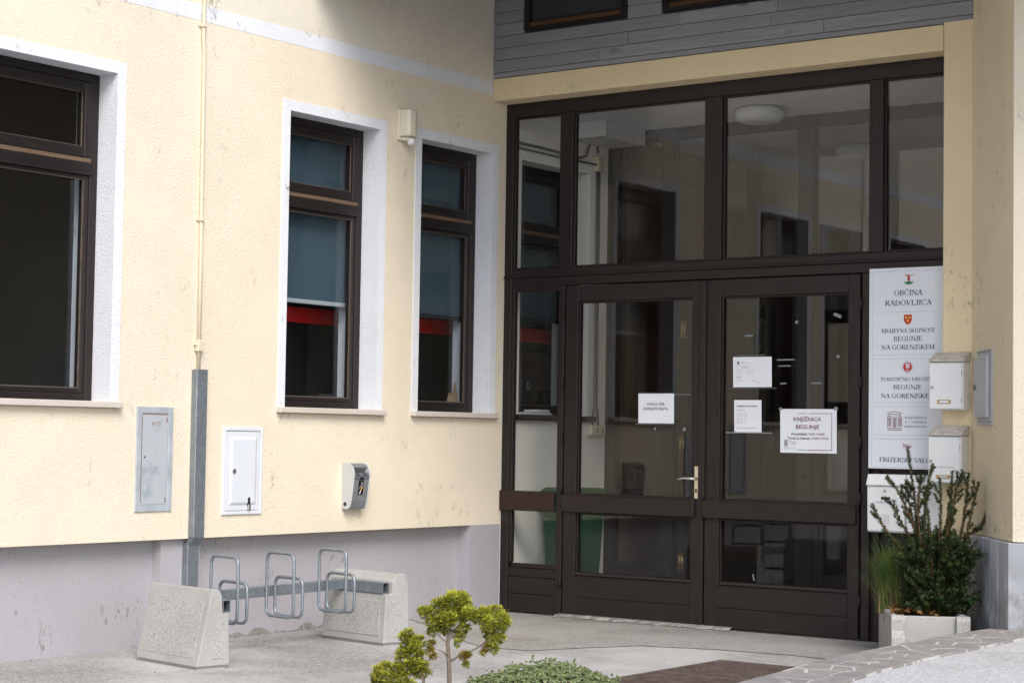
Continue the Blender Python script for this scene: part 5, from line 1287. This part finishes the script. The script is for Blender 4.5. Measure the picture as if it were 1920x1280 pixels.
cl1 = [(800, 1152, 15, 0, 0), (790, 1146, 9, .0, 0), (822, 1140, 20, .02, 0), (845, 1128, 22, -.01, 0), (862, 1120, 14, .0, 0), (866, 1134, 18, .03, 0), (838, 1160, 20, -.03, 0), (815, 1172, 18, .0, 0), (860, 1155, 20, .02, 0), (808, 1185, 10, 0, 0), (835, 1180, 15, .03, 0), (880, 1150, 16, -.03, 0), (893, 1158, 14, .01, 0), (905, 1150, 15, .0, 0), (925, 1148, 15, .03, 0), (940, 1158, 13, .0, 0), (948, 1168, 9, 0, 0), (915, 1168, 18, -.03, 0), (932, 1178, 16, .0, 0), (915, 1188, 13, .02, 0), (935, 1195, 11, -.01, 0), (920, 1202, 9, 0, 0), (852, 1190, 9, .03, 0), (868, 1178, 12, .0, 0), (856, 1205, 6, -.02, 0), (862, 1195, 8, 0, 0), (925, 1216, 10, .0, 0), (912, 1213, 7, 0, 1), (868, 1230, 9, .0, 1), (876, 1226, 7, 0, 1), (873, 1245, 6, 0, 0), (905, 1222, 5, 0, 1)]
cypress('taller golden green dwarf cypress with a bare stem in front of the doors', ([px(843, 1345), px(843, 1300), px(842, 1260), px(840, 1230), px(838, 1205), px(840, 1180), px(843, 1160)], [.012, .0115, .0105, .0095, .0085, .007, .005]),
        [([px(841, 1240), px(858, 1230, -.01), px(872, 1226), px(890, 1215), px(907, 1204)], .0055, .003), ([px(905, 1206), px(918, 1190), px(928, 1175)], .003, .0015), ([px(840, 1238), px(834, 1226, .01), px(826, 1220), px(812, 1216)], .004, .0015), ([px(838, 1205), px(828, 1198), px(818, 1188)], .004, .002), ([px(840, 1200), px(848, 1192), px(857, 1186), px(866, 1178)], .004, .002), ([px(839, 1190), px(852, 1178), px(870, 1160)], .004, .002), ([px(842, 1170), px(828, 1150), px(812, 1148)], .004, .002), ([px(843, 1162), px(850, 1140), px(858, 1128)], .004, .002), ([px(860, 1229), px(872, 1243), px(880, 1240)], .003, .001)], cl1, px(843, 1340))
cl2 = [(762, 1188, 9, 0, 0), (754, 1196, 9, .01, 0), (770, 1200, 11, 0, 0), (784, 1200, 9, 0, 0), (760, 1212, 13, .02, 0), (778, 1214, 14, -.02, 0), (752, 1226, 11, 0, 0), (768, 1230, 15, .02, 0), (787, 1228, 10, 0, 0), (748, 1238, 8, 0, 0), (775, 1246, 15, -.02, 0), (792, 1250, 12, 0, 0), (800, 1262, 9, 0, 0), (780, 1264, 13, .02, 0), (797, 1208, 7, 0, 0), (808, 1206, 6, 0, 1), (806, 1222, 8, 0, 1), (812, 1232, 6, 0, 1), (760, 1254, 14, 0, 0), (742, 1256, 12, 0, 0), (722, 1254, 12, .02, 0), (708, 1258, 10, 0, 0), (702, 1270, 9, 0, 0), (718, 1270, 13, -.02, 0), (738, 1272, 13, 0, 0), (757, 1272, 12, 0, 0), (705, 1284, 10, 0, 0), (725, 1286, 12, 0, 0), (770, 1284, 10, 0, 0), (748, 1288, 12, 0, 0)]
cypress('lower bushy dwarf cypress at the left of the planting bed', ([px(796, 1345), px(796, 1300), px(794, 1275), px(786, 1250), px(775, 1225)], [.009, .008, .007, .005, .003]),
        [([px(795, 1290), px(775, 1282), px(760, 1270), px(735, 1268)], .005, .002), ([px(795, 1275), px(800, 1255), px(803, 1238), px(808, 1225)], .004, .0015), ([px(790, 1262), px(778, 1250), px(765, 1230)], .004, .002)], cl2, px(796, 1340))
# ivy mound
ic = B0 + CR * .36 + CF * -.05
iv = thing('ivy_mound', ic, 'low mound of cream edged ivy at the front of the courtyard', 'ivy')
m1, m2 = MB(), MB()
def ivyleaf(p, nrm_, az, s):
    u_ = nrm_.orthogonal().normalized(); w_ = nrm_.cross(u_); a_ = u_ * math.cos(az) + w_ * math.sin(az); b_ = nrm_.cross(a_)
    sh = [(0, 0), (.18, .42), (.45, .50), (.42, .22), (.62, .22), (1.0, 0), (.62, -.22), (.42, -.22), (.45, -.50), (.18, -.42)]
    def P(x, y, k, h=0): return p + (a_ * (x - .35) * k + b_ * y * k) * s + nrm_ * (h - abs(y) * .25 * s - .35 * s * max(0, x - .4))
    big = [P(x, y, 1.0) for x, y in sh]; cen_ = P(.4, 0, 1, .004)
    m2.faces([cen_] + big, [(0, i + 1, (i + 1) % 10 + 1) for i in range(10)])
    k = R2.uniform(.62, .85); small = [P(.35 + (x - .35) * k, y * k, 1.0, .0016) for x, y in sh]
    m1.faces([P(.4, 0, 1, .0056)] + small, [(0, i + 1, (i + 1) % 10 + 1) for i in range(10)])
def ivytop(t):      # outline height along the mound
    P = [(-.42, .0), (-.36, .08), (-.28, .145), (-.18, .185), (-.08, .225), (.05, .243), (.12, .25), (.22, .235), (.33, .205), (.42, .165), (.50, .10), (.56, 0)]
    for (a, b), (c, d_) in zip(P, P[1:]):
        if a <= t <= c: return b + (d_ - b) * (t - a) / (c - a)
    return 0
for k in range(2300):
    a = R2.uniform(-.38, .54); H = ivytop(a); q = R2.uniform(-1, 1); hh = H * math.sqrt(max(0, 1 - q * q)) * R2.uniform(.82, 1.04) + R2.uniform(-.01, .012)
    nv = (Vector((0, 0, 1)) * (.5 + math.sqrt(max(0, 1 - q * q))) + CF * q * .8 + CR * R2.uniform(-.6, .6) + CF * R2.uniform(-.8, .3)).normalized()
    ivyleaf(ic + CR * a + CF * (q * .30) + Vector((0, 0, max(.01, hh))), nv, R2.uniform(0, 6.28), R2.uniform(.020, .036))
for k in range(22):
    a = R2.uniform(-.3, .5); ivyleaf(ic + CR * a + CF * R2.uniform(-.1, .1) + Vector((0, 0, ivytop(a) + R2.uniform(.01, .035))), Vector((R2.uniform(-1, 1), R2.uniform(-1, 0), .6)).normalized(), R2.uniform(0, 6.28), R2.uniform(.016, .026))
m2.build('leaf_margins', M['ivy_pale'], iv, fix=False); m1.build('leaf_centres', M['ivy'], iv, fix=False)
m = MB(); n = 20
rows = [[ic + CR * (-.40 + .94 * i / n) + CF * (.26 * math.cos(math.pi * j / 8)) + Vector((0, 0, max(.0, ivytop(-.40 + .94 * i / n) * .82 * math.sin(math.pi * j / 8)))) for j in range(9)] for i in range(n + 1)]
m.faces([p for r_ in rows for p in r_], [(i * 9 + j, (i + 1) * 9 + j, (i + 1) * 9 + j + 1, i * 9 + j + 1) for i in range(n) for j in range(8)]); m.build('leaf_litter_heart', M['soil'], iv)
